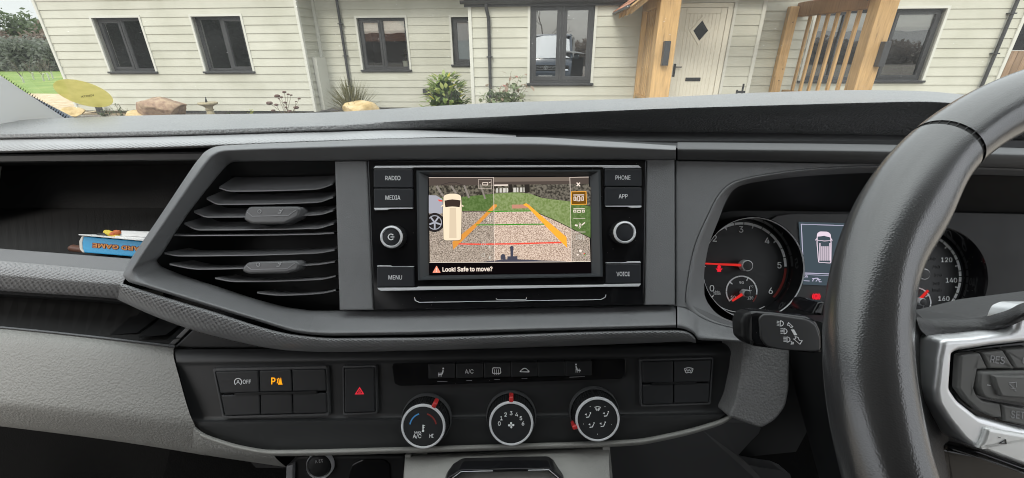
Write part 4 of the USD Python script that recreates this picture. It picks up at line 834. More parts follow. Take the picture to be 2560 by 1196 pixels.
def wz(x, y): return (2260 + x / 2.6233, 740 + y / 2.6233)
wb([wz(372, 392), wz(400, 386), wz(502, 376), wz(552, 480), wz(470, 486), wz(456, 500), wz(458, 600), wz(482, 660), wz(520, 690), wz(634, 710), wz(648, 800), wz(600, 800), wz(500, 760), wz(420, 690), wz(360, 610)], r=4)
wb([wz(514, 374), wz(652, 358), wz(728, 480), wz(562, 478)])
wb([wz(662, 356), wz(860, 340), wz(860, 480), wz(736, 480)])
wb([wz(645, 714), wz(860, 750), wz(860, 870), wz(658, 822)])
wb([wz(500, 500), wz(860, 492), wz(860, 720), wz(560, 680), wz(520, 660), wz(496, 600)], z=.1895, r=8)
wb([wz(590, 524), wz(760, 526), wz(860, 530), wz(860, 680), wz(640, 664), wz(606, 590)], z=.1878, r=4)
def wink(g, z, m): obj(WHL, "symbol", flat(g, z - .0002, .0002), m)
wink(text("RES", *wz(615, 420), 18, 36, 8), .1905, "grey_print"); wink(text("SET", *wz(748, 782), 18, 34, 6), .1905, "grey_print")
wink(text("C", *wz(795, 425), 17, 12, 8), .1905, "grey_print")
wink(line([wz(548, 585), wz(568, 588)], 1.6), .1895, "white_print")
wink(unary_union([line([wz(690, 572), wz(738, 568), wz(738, 600)], 2), line([wz(694, 580), wz(720, 606)], 2), line([wz(700, 606), wz(736, 612)], 1.6), line([wz(726, 622), wz(738, 624)], 2)]), .1878, "grey_print")
vp = [wz(545, 872), wz(565, 868), wz(700, 893), wz(860, 920), wz(860, 1140), wz(640, 1060), wz(502, 1008), wz(490, 1004), wz(524, 940)]
obj(WHL, "volume_button", prism(rnd(vp, 3, 3), .1870, .006, .0016, 4), "button_silver", smooth=40)
wink(unary_union([line([wz(620, 928), wz(636, 932)], 1.5), line([wz(630, 968), wz(668, 944), wz(672, 970), wz(630, 968)], 1.4)]), .1869, "frit_black")
obj(WHL, "lower_spoke", prism(rnd([(2352, 1110), (2380, 1116), (2450, 1130), (2570, 1172), (2760, 1210), (2760, 1400), (2400, 1400), (2360, 1200)], 5), .2, .02, .003, 3), "gloss_black", smooth=40)
obj(WHL, "lower_spoke_edge", flat(line([(2382, 1124), (2450, 1146), (2556, 1182)], 2), .1992, .001), "frame_plastic")

# ------------------------------------------------------------------ windscreen, pillars and the outside of the van
VX = .06                                                            # the camera is a little left of the van's centre line
def ray(px, py): return FWD + RGT * (px - 1280) / FPX - UPV * (py - 598) / FPX
def ws_y(x, z): return 1.25 - (z - 1.25) / .66 - .22 * ((x - VX) / .85) ** 2
def on_glass(px, py, lift=0.0):
    d = ray(px, py); lo, hi = .05, 3.0
    for _ in range(50):
        k = (lo + hi) / 2; p = EYE + d * k
        if p[1] - ws_y(p[0], p[2]) + lift < 0: lo = k
        else: hi = k
    return EYE + d * lo
gl = MB(); nx, nt = 30, 12
V = np.array([[VX + (.90 - .12 * t) * (2 * i / nx - 1), 0, 1.22 + .80 * t] for t in np.linspace(0, 1, nt + 1) for i in range(nx + 1)])
V[:, 1] = ws_y(V[:, 0], V[:, 2])
F = [[a * (nx + 1) + b, a * (nx + 1) + b + 1, (a + 1) * (nx + 1) + b + 1, (a + 1) * (nx + 1) + b] for a in range(nt) for b in range(nx)]
gl.add((V, np.array(F)))
obj(VAN, "windscreen", gl, "windscreen_glass", smooth=True)
# black toothed border of the glass and the pale corner trim, lower left
edge0 = np.array([(-420, -62), (-60, 168), (0, 207), (130, 289), (200, 333)]); ed = curve(edge0, 60)
bands = MB()
nrm_ = np.array([.54, -.84])
up = ed + nrm_ * 9; dn = ed - nrm_ * 9
pa = np.array([on_glass(*p, .006) for p in up]); pb_ = np.array([on_glass(*p, .006) for p in dn])
n = len(ed); q = np.array([[i, i + 1, n + i + 1, n + i] for i in range(n - 1)])
bands.add((np.vstack([pa, pb_]), q)); bands.add((np.vstack([pa, pb_]) + [0, -.0008, 0], q[:, ::-1]))
obj(VAN, "glass_border", bands, "frit_black", label="black toothed border at the windscreen's lower corner")
teeth = MB()
tl = np.r_[0, np.cumsum(np.linalg.norm(np.diff(ed, axis=0), axis=1))]
for sdist in np.arange(4, tl[-1] - 4, 7.0):
    c = np.array([np.interp(sdist, tl, ed[:, 0]), np.interp(sdist, tl, ed[:, 1])]) + nrm_ * 8.5; t_ = np.array([.84, .54])
    tv = np.array([on_glass(*(c - t_ * 2.7), .006), on_glass(*(c + t_ * 2.7), .006), on_glass(*(c + t_ * .6 + nrm_ * 12 - t_ * 1), .006), on_glass(*(c - t_ * 1.0 + nrm_ * 12), .006)])
    teeth.add((tv, np.array([[0, 1, 2, 3]]))); teeth.add((tv, np.array([[3, 2, 1, 0]])))
obj(VAN, "border_teeth", teeth, "frit_black")
pt_a = np.array([on_glass(*p, .03) for p in ed - nrm_ * 8]); pt_b = pt_a + np.array([-.05, -.10, -.30])
pil = MB(); pil.add((np.vstack([pt_a, pt_b]), q)); pil.add((np.vstack([pt_a + [0, .02, 0], pt_b + [0, .02, 0]]), q[:, ::-1])); pil.add((np.vstack([pt_a, pt_a + [0, .02, 0]]), q[:, ::-1]))
obj(VAN, "corner_trim", pil, "pillar_trim", label="pale grey corner trim beside the dashboard")
mat("van_paint", {"g": ("geometry", {}), "p": ("principled_bsdf", {"base_color": (.055, .072, .10), "roughness": .30, "coat_weight": .6, "metallic": .35})}, [])
emit("headlight_white", (235, 242, 255), 3.0)
plain("number_plate_white", (.7, .7, .68), .4)
def bx(x0, x1, pts_yz):
    """a body panel: a profile in y,z run across the van from x0 to x1"""
    pr = np.array(pts_yz, float); n = len(pr); m = 25
    xs = np.linspace(x0, x1, m); V = []
    for x in xs:
        k = ((x - VX) / .95) ** 2
        V.append(np.c_[np.full(n, x), pr[:, 0] - .10 * k * (pr[:, 0] > .9), pr[:, 1] - .03 * k])
    V = np.vstack(V)
    q = np.array([[a * n + b, (a + 1) * n + b, (a + 1) * n + b + 1, a * n + b + 1] for a in range(m - 1) for b in range(n - 1)])
    return V, q
bonnet = MB().add(bx(VX - .86, VX + .86, [(1.20, 1.20), (1.30, 1.205), (1.45, 1.17), (1.62, 1.09), (1.72, 1.01), (1.735, .985)]))
obj(VAN, "bonnet", bonnet, "van_paint", smooth=50)
obj(VAN, "grille", MB().add(bx(VX - .50, VX + .50, [(1.735, .98), (1.755, .97), (1.765, .80), (1.75, .79)])), "gloss_black", smooth=40)
for zz in (.935, .885, .835): obj(VAN, "grille_bar", MB().add(bx(VX - .50, VX + .50, [(1.76, zz + .006), (1.772, zz + .004), (1.772, zz - .004), (1.76, zz - .006)])), "chrome")
obj(VAN, "bumper", MB().add(bx(VX - .93, VX + .93, [(1.74, .79), (1.80, .77), (1.84, .70), (1.84, .50), (1.80, .35), (1.70, .28)])), "van_paint", smooth=50)
obj(VAN, "number_plate", MB().add((boxg((VX - .26, 1.838, .52), (VX + .26, 1.852, .63)))), "number_plate_white")
for s_ in (-1, 1):
    obj(VAN, "wing", MB().add(bx(VX + s_ * .72, VX + s_ * .95, [(.95, 1.22), (1.25, 1.19), (1.55, 1.10), (1.70, .98), (1.74, .79)] if s_ > 0 else [(1.74, .79), (1.70, .98), (1.55, 1.10), (1.25, 1.19), (.95, 1.22)])), "van_paint", smooth=50)
    v, f = bevbox((.36, .10, .17), .03); obj(VAN, "headlight", MB().add((v + [VX + s_ * .68, 1.70, .885], f)), "gloss_black")
    lg = MB()
    for dx, w_ in ((-.085, .13), (.085, .13)):
        v, f = bevbox((w_, .012, .022), .004); lg.add((v + [VX + s_ * .68 + dx, 1.757, .828], f))
        v, f = bevbox((.022, .012, .10), .004); lg.add((v + [VX + s_ * .68 + dx - .054, 1.757, .872], f))
    v, f = bevbox((.33, .012, .02), .004); lg.add((v + [VX + s_ * .68, 1.757, .806], f))
    obj(VAN, "daylight_strip", lg, "headlight_white")
    # pillar, mirror
    a_ = [(VX + s_ * (.92 - .12 * t), ws_y(VX + s_ * (.90 - .12 * t), 1.22 + .8 * t), 1.22 + .80 * t) for t in np.linspace(-.05, 1.02, 12)]
    obj(VAN, "windscreen_pillar", MB().add(tube(a_, .05, 10)), "van_paint", smooth=50)
    v, f = bevbox((.22, .12, .20), .04); obj(VAN, "wing_mirror", MB().add((v + [VX + s_ * 1.10, .78, 1.27], f)), "van_paint", smooth=40)
bdg = lambda pts_, w_: LineString(pts_).buffer(w_ / 2, cap_style=2, join_style=2)
bg = Point(0, 0).buffer(.075).difference(Point(0, 0).buffer(.064)).union(bdg([(-.048, .048), (-.018, -.052), (0, -.012), (.018, -.052), (.048, .048)], .012).intersection(Point(0, 0).buffer(.07))).union(bdg([(-.026, .062), (0, .008), (.026, .062)], .012))
bm = MB()
for x in shapes(bg):
    m_ = trimesh.creation.extrude_polygon(x, .008, engine="earcut"); v = np.array(m_.vertices)
    bm.add((np.c_[VX - v[:, 0], 1.772 + v[:, 2], .885 + v[:, 1]], np.array(m_.faces)))
obj(VAN, "badge", bm, "chrome")
roof = MB().add(bx(VX - .82, VX + .82, [(-2.7, 2.08), (-.35, 2.09), (-.05, 2.07), (.02, 2.05), (.07, 2.02), (.05, 1.99), (-.35, 2.02), (-2.7, 2.0)]))
obj(VAN, "roof", roof, "van_paint", smooth=50)
plain("headliner_cloth", (.42, .41, .395), .9)
obj(VAN, "headliner", MB().add((boxg((VX - .80, -2.65, 1.955), (VX + .80, -.02, 1.985)))), "headliner_cloth")

# the cabin behind the photographer: doors up to their window line, load bay sides, rear wall
plain("cabin_lining", (.40, .39, .375), .85)
for s_ in (-1, 1):
    obj(VAN, "front_door", MB().add((boxg((VX + s_ * .90 - .025, -.75, .35), (VX + s_ * .90 + .025, .22, 1.16)))), "van_paint")
    obj(VAN, "door_lining", MB().add((boxg((VX + s_ * .868 - .004, -.75, .36), (VX + s_ * .868 + .004, .20, 1.15)))), "cabin_lining")
    obj(VAN, "load_bay_side", MB().add((boxg((VX + s_ * .90 - .025, -2.7, .35), (VX + s_ * .90 + .025, -.80, 1.97)))), "cabin_lining")
obj(VAN, "rear_wall", MB().add((boxg((VX - .87, -2.7, .35), (VX + .87, -2.66, 1.95)))), "cabin_lining")
obj(VAN, "cabin_floor", MB().add((boxg((VX - .87, -2.64, .30), (VX + .87, .6, .36)))), "rubber")

# ------------------------------------------------------------------ things in the van
def img_sheet(pts_px, lift): return [on_glass(*p, lift) for p in pts_px]
mat("sticker_film", {"g": ("geometry", {}), "n": ("noise_texture", {"scale": 60, "detail": 3}), "r": ("rgb_ramp", {"ramp": [(.3, (.48, .44, .21)), (.7, (.60, .54, .29))]}), "d": ("diffuse_bsdf", {}), "t": ("translucent_bsdf", {}), "tr": ("transparent_bsdf", {"color": (.97, .93, .66)}), "m": ("mix_closure", {"fac": .6}), "m2": ("mix_closure", {"fac": .60})},
    [("g.position", "n.vector"), ("n.fac", "r.fac"), ("r.color", "d.color"), ("r.color", "t.color"), ("d.BSDF", "m.closure1"), ("t.BSDF", "m.closure2"), ("tr.BSDF", "m2.closure1"), ("m.closure", "m2.closure2")], "m2.closure")
plain("sticker_ink", (.05, .05, .05), .6)
th = np.linspace(0, 2 * math.pi, 72, endpoint=False)
ca, sa = math.cos(math.radians(16.5)), math.sin(math.radians(16.5))
el = np.array([(207.5 + 77.5 * math.cos(t) * ca - 28.5 * math.sin(t) * sa, 233.5 + 77.5 * math.cos(t) * sa + 28.5 * math.sin(t) * ca) for t in th])
pv = np.array([on_glass(*p, .004) for p in el]); cc = pv.mean(0); n = len(pv)
fan = np.array([[n, i, (i + 1) % n] for i in range(n)])
back_ = pv + [0, .0006, .0]
sv = np.vstack([pv, [cc], back_, [cc + [0, .0006, 0]]])
side = np.array([[i, (i + 1) % n, n + 1 + (i + 1) % n, n + 1 + i] for i in range(n)])
STI = thing("windscreen_sticker", "yellowish oval sticker on the inside of the windscreen, lettering seen from behind", "sticker")
obj(STI, "sticker_film", MB().add((sv, fan)).add((sv, fan[:, ::-1] + n + 1)).add((sv, side)), "sticker_film")
g = affinity.skew(text("XTINIV", 219, 240.5, 4.0, 35, -7, True), xs=20, origin=(219, 240))
ink_ = MB()
for x in shapes(g.simplify(.05)):
    r_ = np.array(x.exterior.coords)[:-1]
    tri_ = mapbox_earcut.triangulate_float64(r_, np.array([len(r_)], np.uint32)).reshape(-1, 3).astype(int)
    ink_.add((np.array([on_glass(*p, .0055) for p in r_]), np.vstack([tri_, tri_[:, ::-1]])))
obj(STI, "lettering", ink_, "sticker_ink")
# card game box lying on the open shelf
plain("box_blue", (.03, .33, .62), .4); plain("card_white", (.75, .75, .74), .5); plain("card_edge", (.62, .60, .55), .6); plain("box_print", (.62, .25, .04), .5); plain("box_print_dark", (.16, .02, .02), .5); plain("toy_yellow", (.65, .50, .04), .45); plain("toy_red", (.5, .12, .03), .45); plain("toy_black", (.02, .02, .02), .5); plain("brown_wrap", (.11, .05, .032), .45)
def slab(front, Z, depth, r=.0006): return prism(front, Z, depth, r, 2)
CG = thing("card_game_box", "blue card game box with orange lettering, lying on the open shelf", "card game")
bf = [(206, 592), (380, 606), (380, 645), (330, 642), (208, 632), (202, 624), (200, 606)]
obj(CG, "box", slab(rnd(bf, [4, 2, 2, 2, 4, 6, 6], 4), .466, .085, .001), "box_blue", smooth=40)
obj(CG, "box_edge", slab(rnd([(204, 591), (209, 592), (205, 606), (206, 622), (211, 632), (206, 632), (199, 624), (197, 604)], 3, 3), .4655, .085), "card_edge")
lt = text("FLIP CARD GAME", 326, 621, 9.5, 190, 184.5, True)
obj(CG, "lettering", flat(lt.buffer(1.3).intersection(rect(208, 590, 380, 645)), .4656, .0003), "box_print_dark"); obj(CG, "lettering", flat(lt.intersection(rect(208, 590, 380, 645)), .4652, .0003), "box_print")
def card(front, z, label, **k):
    p = obj(None, "game_card", slab(front, z, .075, .0002), "card_white"); tag(stage.GetPrimAtPath(p), label, "card", "white cards lying on the card game box"); return p
card([(196, 586), (385, 603), (385, 605.5), (197, 588.5)], .461, "white card directly on the blue card game box, sticking out at its end")
card([(288, 590), (385, 596), (385, 601), (287, 594)], .466, "white card in the middle of the small pile on the blue box")
card([(303, 577), (392, 583), (392, 595), (304, 590)], .470, "topmost white card, standing thickest on the small pile on the blue box")
TO = thing("toy_figures", "yellow and red little figures lying on the white cards beside the blue box", "toy")
for (x, y, r_, m_, a_) in ((252, 588, .0038, "toy_black", 1.6), (264, 586, .004, "toy_black", 1.2), (274, 582, .0034, "toy_yellow", 2.2), (284, 584, .004, "toy_red", 1.2), (292, 580, .0038, "toy_red", 1.4), (268, 579, .003, "toy_yellow", 1.8), (288, 589, .0034, "toy_yellow", 2.0)):
    s_ = trimesh.creation.icosphere(2, 1.0); v = np.array(s_.vertices) * [r_ * a_, r_, r_]; v *= .78 * (1 + .5 * (meshkit.noise(v * 400) - .5))[:, None]
    obj(TO, "figure", (W(v + P3(x, y + 2, .475)), np.array(s_.faces)), m_, smooth=True)
p = obj(None, "brown_tube", MB().add(tube(W(np.array([P3(180, 621, .49), P3(178.5, 621, .489), P3(182, 621, .4885), P3(230, 628, .487), P3(270, 632, .486)])), [.001, .0032, .0042, .0042, .0042], 14)), "brown_wrap", smooth=60)
tag(stage.GetPrimAtPath(p), "brown round stick poking out from under the blue card box", "stick")
# ------------------------------------------------------------------ the house frame: s along the front, D away from the van, z up
HA = -0.0666
HE = np.array([math.cos(HA), math.sin(HA), 0]); HN = np.array([-math.sin(HA), math.cos(HA), 0])
def HP(p):
    p = np.asarray(p, float)
    return p[..., :1] * HE + p[..., 1:2] * HN + np.stack([np.zeros(p.shape[:-1]), np.zeros(p.shape[:-1]), p[..., 2]], -1)
def hx(px, py, D):
    d = ray(px, py); p = d * (D / (d @ HN)); return float(p @ HE), float(p[2] + EYE[2])
def hbox(s0, s1, D0, D1, z0, z1, r=0.0):
    if r: v, f = bevbox((abs(s1 - s0), abs(D1 - D0), abs(z1 - z0)), r); v = v + [(s0 + s1) / 2, (D0 + D1) / 2, (z0 + z1) / 2]
    else: v, f = boxg((min(s0, s1), min(D0, D1), min(z0, z1)), (max(s0, s1), max(D0, D1), max(z0, z1)))
    return HP(v), f
def hprism(rings, D, depth, slope=None):
    v, f = prism_uv(rings, 0, depth)
    n = len(v) // 2
    dd = D - v[:, 2]
    if slope is not None: dd[:n] = D - slope(v[:n, 1])
    return HP(np.c_[v[:, 0], dd, v[:, 1]]), f

mat("ground_gravel", {"g": ("geometry", {}), "v": ("voronoi_texture", {"scale": 38.0}), "r": ("rgb_ramp", {"ramp": [(0, (.16, .14, .115)), (.5, (.34, .30, .25)), (1, (.50, .46, .40))]}), "n": ("noise_texture", {"scale": .8, "detail": 4}), "mx": ("mix", {"mix_type": "multiply", "fac": .4}), "b": ("bump", {"strength": .8, "distance": .02}), "sp": ("separate_color", {}), "p": ("principled_bsdf", {"roughness": .9})},
    [("g.position", "v.vector"), ("v.color", "sp.color"), ("sp.r", "r.fac"), ("r.color", "mx.color1"), ("g.position", "n.vector"), ("n.color", "mx.color2"), ("mx.color", "p.base_color"), ("v.distance", "b.height"), ("b.normal", "p.normal")])
def natural(name, stops, scale, rough=.9, bump=.5, dist=.02, detail=6, rnd_=False):
    n = {"g": ("geometry", {}), "n": ("noise_texture", {"scale": scale, "detail": detail, "roughness": .65}), "r": ("rgb_ramp", {"ramp": stops}), "b": ("bump", {"strength": bump, "distance": dist}), "p": ("principled_bsdf", {"roughness": rough})}
    L = [("g.position", "n.vector"), ("n.fac", "r.fac"), ("r.color", "p.base_color"), ("n.fac", "b.height"), ("b.normal", "p.normal")]
    mat(name, n, L)
natural("lawn_green", [(.3, (.10, .17, .025)), (.5, (.15, .23, .04)), (.62, (.23, .28, .07)), (.75, (.30, .31, .11))], .45, detail=9, bump=.9, dist=.05)
natural("field_olive", [(.3, (.20, .21, .09)), (.7, (.34, .32, .16))], .5)
natural("sandy_path", [(.3, (.34, .25, .15)), (.55, (.52, .41, .27)), (.75, (.62, .52, .38))], 3.5, bump=.8, dist=.05)
natural("soil", [(.3, (.05, .038, .03)), (.7, (.13, .10, .08))], 9, bump=1, dist=.05)
natural("pink_rock", [(.25, (.15, .10, .075)), (.45, (.30, .20, .14)), (.62, (.42, .31, .21)), (.8, (.50, .44, .36))], 6.5, bump=1.0, dist=.03)
natural("sand_rock", [(.3, (.40, .28, .12)), (.5, (.56, .42, .22)), (.75, (.64, .52, .34))], 5.0, bump=.8, dist=.02)
natural("cast_stone", [(.3, (.22, .19, .12)), (.5, (.36, .31, .20)), (.75, (.46, .42, .32))], 22, bump=.6, dist=.01)
def leafmat(name, stops, k=.35):
    mat(name, {"g": ("geometry", {}), "r": ("rgb_ramp", {"ramp": stops}), "d": ("principled_bsdf", {"roughness": .5}), "t": ("translucent_bsdf", {}), "m": ("mix_closure", {"fac": k})},
        [("g.random_per_island", "r.fac"), ("r.color", "d.base_color"), ("r.color", "t.color"), ("d.BSDF", "m.closure1"), ("t.BSDF", "m.closure2")], "m.closure")
leafmat("hedge_dark_green", [(0, (.08, .11, .05)), (.5, (.17, .20, .09)), (1, (.30, .31, .16))])
leafmat("evergreen_shade", [(0, (.035, .05, .03)), (.5, (.08, .10, .06)), (1, (.16, .17, .11))])
leafmat("hedge_brown", [(0, (.17, .13, .10)), (.5, (.32, .25, .19)), (1, (.48, .40, .30))])
leafmat("hedge_grey_green", [(0, (.15, .165, .135)), (.5, (.26, .275, .23)), (1, (.40, .40, .33))])
leafmat("laurel_leaf", [(0, (.07, .12, .03)), (.45, (.14, .21, .06)), (.8, (.27, .31, .09)), (1, (.50, .44, .05))])
leafmat("rose_leaf", [(0, (.13, .17, .09)), (.5, (.20, .22, .12)), (.75, (.24, .14, .11)), (1, (.30, .10, .09))])
leafmat("strap_leaf", [(0, (.14, .13, .06)), (.5, (.30, .26, .12)), (1, (.50, .42, .24))])
leafmat("weed_leaf", [(0, (.08, .12, .05)), (1, (.20, .25, .13))])
leafmat("yellow_leaf", [(0, (.38, .40, .07)), (1, (.55, .55, .15))])
natural("bark", [(.3, (.06, .045, .035)), (.7, (.15, .12, .095))], 12)
natural("dry_stem", [(.3, (.07, .05, .03)), (.7, (.20, .15, .09))], 30)
natural("dry_flower", [(.3, (.06, .035, .03)), (.7, (.20, .12, .10))], 60)
# painted boards: each board a slightly different tone, faint wood grain
mat("board_paint", {"g": ("geometry", {}), "o": ("object_info", {}), "mp": ("mapping", {"scale": (1.5, 1.5, 40.0)}), "n": ("noise_texture", {"scale": 3.0, "detail": 5, "roughness": .6}), "n2": ("noise_texture", {"scale": 1.1, "detail": 3}),
    "r": ("rgb_ramp", {"ramp": [(.25, (.52, .513, .44)), (.75, (.55, .54, .463))]}), "r2": ("rgb_ramp", {"ramp": [(0, (.93, .93, .93)), (1, (1, 1, 1))]}), "r3": ("rgb_ramp", {"ramp": [(.28, (.84, .84, .81)), (.6, (1, 1, 1))]}), "m": ("mix", {"mix_type": "multiply", "fac": 1}), "m2": ("mix", {"mix_type": "multiply", "fac": 1}),
    "b": ("bump", {"strength": .12, "distance": .002}), "p": ("principled_bsdf", {"roughness": .6})},
    [("g.position", "mp.vector"), ("mp.vector", "n.vector"), ("n.fac", "r.fac"), ("o.random", "r2.fac"), ("g.position", "n2.vector"), ("n2.fac", "r3.fac"), ("r.color", "m.color1"), ("r2.color", "m.color2"), ("m.color", "m2.color1"), ("r3.color", "m2.color2"), ("m2.color", "p.base_color"), ("n.fac", "b.height"), ("b.normal", "p.normal")])
plain("trim_paint", (.56, .555, .50), .55); plain("anthracite", (.032, .032, .034), .42); plain("wall_core", (.30, .29, .25), .8)
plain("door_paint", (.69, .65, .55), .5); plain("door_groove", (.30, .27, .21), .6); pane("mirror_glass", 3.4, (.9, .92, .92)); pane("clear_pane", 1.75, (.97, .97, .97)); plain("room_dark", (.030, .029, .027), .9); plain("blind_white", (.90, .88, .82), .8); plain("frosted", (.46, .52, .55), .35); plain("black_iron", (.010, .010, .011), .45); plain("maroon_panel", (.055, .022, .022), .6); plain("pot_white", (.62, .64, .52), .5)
def oak(name, base):
    base = np.array(base)
    mat(name, {"tc": ("texture_coordinate", {}), "o": ("object_info", {}), "mp": ("mapping", {"scale": (9.0, 9.0, .8)}), "n": ("noise_texture", {"scale": 2.6, "detail": 6, "roughness": .62, "distortion": .8}), "r": ("rgb_ramp", {"ramp": [(.26, tuple(base * .45)), (.42, tuple(base * .9)), (.55, tuple(base)), (.74, tuple(base * 1.25))]}),
        "n2": ("noise_texture", {"scale": 1.3, "detail": 2}), "r2": ("rgb_ramp", {"ramp": [(.3, (.80, .78, .74)), (.6, (1, 1, 1))]}), "r3": ("rgb_ramp", {"ramp": [(0, (.72, .70, .66)), (1, (1.08, 1.06, 1.02))]}), "m3": ("mix", {"mix_type": "multiply", "fac": 1}), "m": ("mix", {"mix_type": "multiply", "fac": 1}), "b": ("bump", {"strength": .35, "distance": .006}), "p": ("principled_bsdf", {"roughness": .65})},
        [("tc.object", "mp.vector"), ("mp.vector", "n.vector"), ("n.fac", "r.fac"), ("r.color", "m.color1"), ("tc.object", "n2.vector"), ("n2.fac", "r2.fac"), ("r2.color", "m.color2"), ("o.random", "r3.fac"), ("m.color", "m3.color1"), ("r3.color", "m3.color2"), ("m3.color", "p.base_color"), ("n.fac", "b.height"), ("b.normal", "p.normal")])
oak("oak", (.56, .36, .165)); oak("oak_brown", (.36, .21, .105)); oak("larch", (.30, .20, .13))
natural("roof_slate", [(.3, (.03, .03, .032)), (.7, (.07, .07, .072))], 8); natural("clay_tile", [(.3, (.26, .10, .055)), (.7, (.44, .21, .12))], 14)

# ------------------------------------------------------------------ ground
def sheet(name, pts_, z, m, n=None):
    p = np.array(pts_, float)
    if area2(p) < 0: p = p[::-1]
    tri_ = mapbox_earcut.triangulate_float64(p, np.array([len(p)], np.uint32)).reshape(-1, 3).astype(int)
    return obj(None, name, (np.c_[p, np.full(len(p), z)], tri_), m, kind="structure")
def gz(px, py, z):
    d = ray(px, py); k = (z - EYE[2]) / d[2]; return (EYE + d * k)[:2]
sheet("ground", [(-400, -400), (400, -400), (400, 400), (-400, 400)], 0, "ground_gravel")
def hs(s, D): return HP(np.array([s, D, 0.]))[:2]
sheet("lawn", [hs(-60, 17.0), hs(-40, 17.0), hs(-26, 17.0), hs(-10.2, 15.2), hs(-11.5, 80), hs(-120, 120)], .008, "lawn_green")
sheet("field", [hs(-140, 46), hs(-14, 40), hs(60, 60), hs(60, 300), hs(-300, 300)], .016, "field_olive")
sheet("path", [hs(-18, 11.2), hs(-10.0, 10.9), hs(-10.0, 15.6), hs(-26, 17.3), hs(-40, 17.3)], .012, "sandy_path")
sheet("flower_bed", [hs(-10.4, 9.2), hs(-2.4, 8.6), hs(2.0, 8.3), hs(2.0, 9.5), hs(-1.7, 9.5), hs(-1.7, 11.85), hs(-4.6, 11.85), hs(-4.6, 11.07), hs(-10.4, 11.07)], .03, "soil")

# ------------------------------------------------------------------ the house
HOUSE = thing("house", "cream weatherboarded house with dark grey windows, oak porch and greige front door", "house")
BP = .185
def wall(name, D, s0, s1, z0, z1, zl, openings, label=None):
    core = Polygon([(s0, z0), (s1, z0), (s1, z1), (s0, z1)])
    for o in openings: core = core.difference(sbox(o[0], o[2], o[1], o[3]))
    mb = MB()
    for x in shapes(core): mb.add(hprism([np.array(x.exterior.coords)[:-1]] + [np.array(h.coords)[:-1] for h in x.interiors], D + .012, .16))
    w = obj(HOUSE, name, mb, "wall_core", label=label)
    k0 = int(math.floor((zl - z1) / BP)); k1 = int(math.ceil((zl - z0) / BP))
    cut = unary_union([sbox(o[0] - .045, o[2] - .03, o[1] + .045, o[3] + .045) for o in openings]) if openings else Polygon()
    for k in range(k0, k1 + 1):
        zb = zl - k * BP
        for x in shapes(sbox(s0, max(zb, z0), s1, min(zb + BP + .018, z1)).difference(cut)):
            if x.area < .004: continue
            j = rng.uniform(-.0015, .0015)
            obj(w, "board", hprism([np.array(x.exterior.coords)[:-1]], D, .03, lambda z, zb=zb, j=j: .023 + j - .019 * (z - zb) / BP), "board_paint")
    for o in openings:                                                  # reveal boards and slim trim round each opening
        mb = MB()
        a, b, c, d = o[:4]; t = .05
        for q in ((a - t, a, c - .01, d + t), (b, b + t, c - .01, d + t), (a, b, d, d + t)): mb.add(hbox(q[0], q[1], D - .034, D + .14, q[2], q[3]))
        obj(w, "opening_trim", mb, "trim_paint")
    return w
def frame_ring(s0, s1, z0, z1, w, D, dep):
    return hprism([np.array([(s0, z0), (s1, z0), (s1, z1), (s0, z1)]), np.array([(s0 + w, z0 + w), (s1 - w, z0 + w), (s1 - w, z1 - w), (s0 + w, z1 - w)])], D, dep)
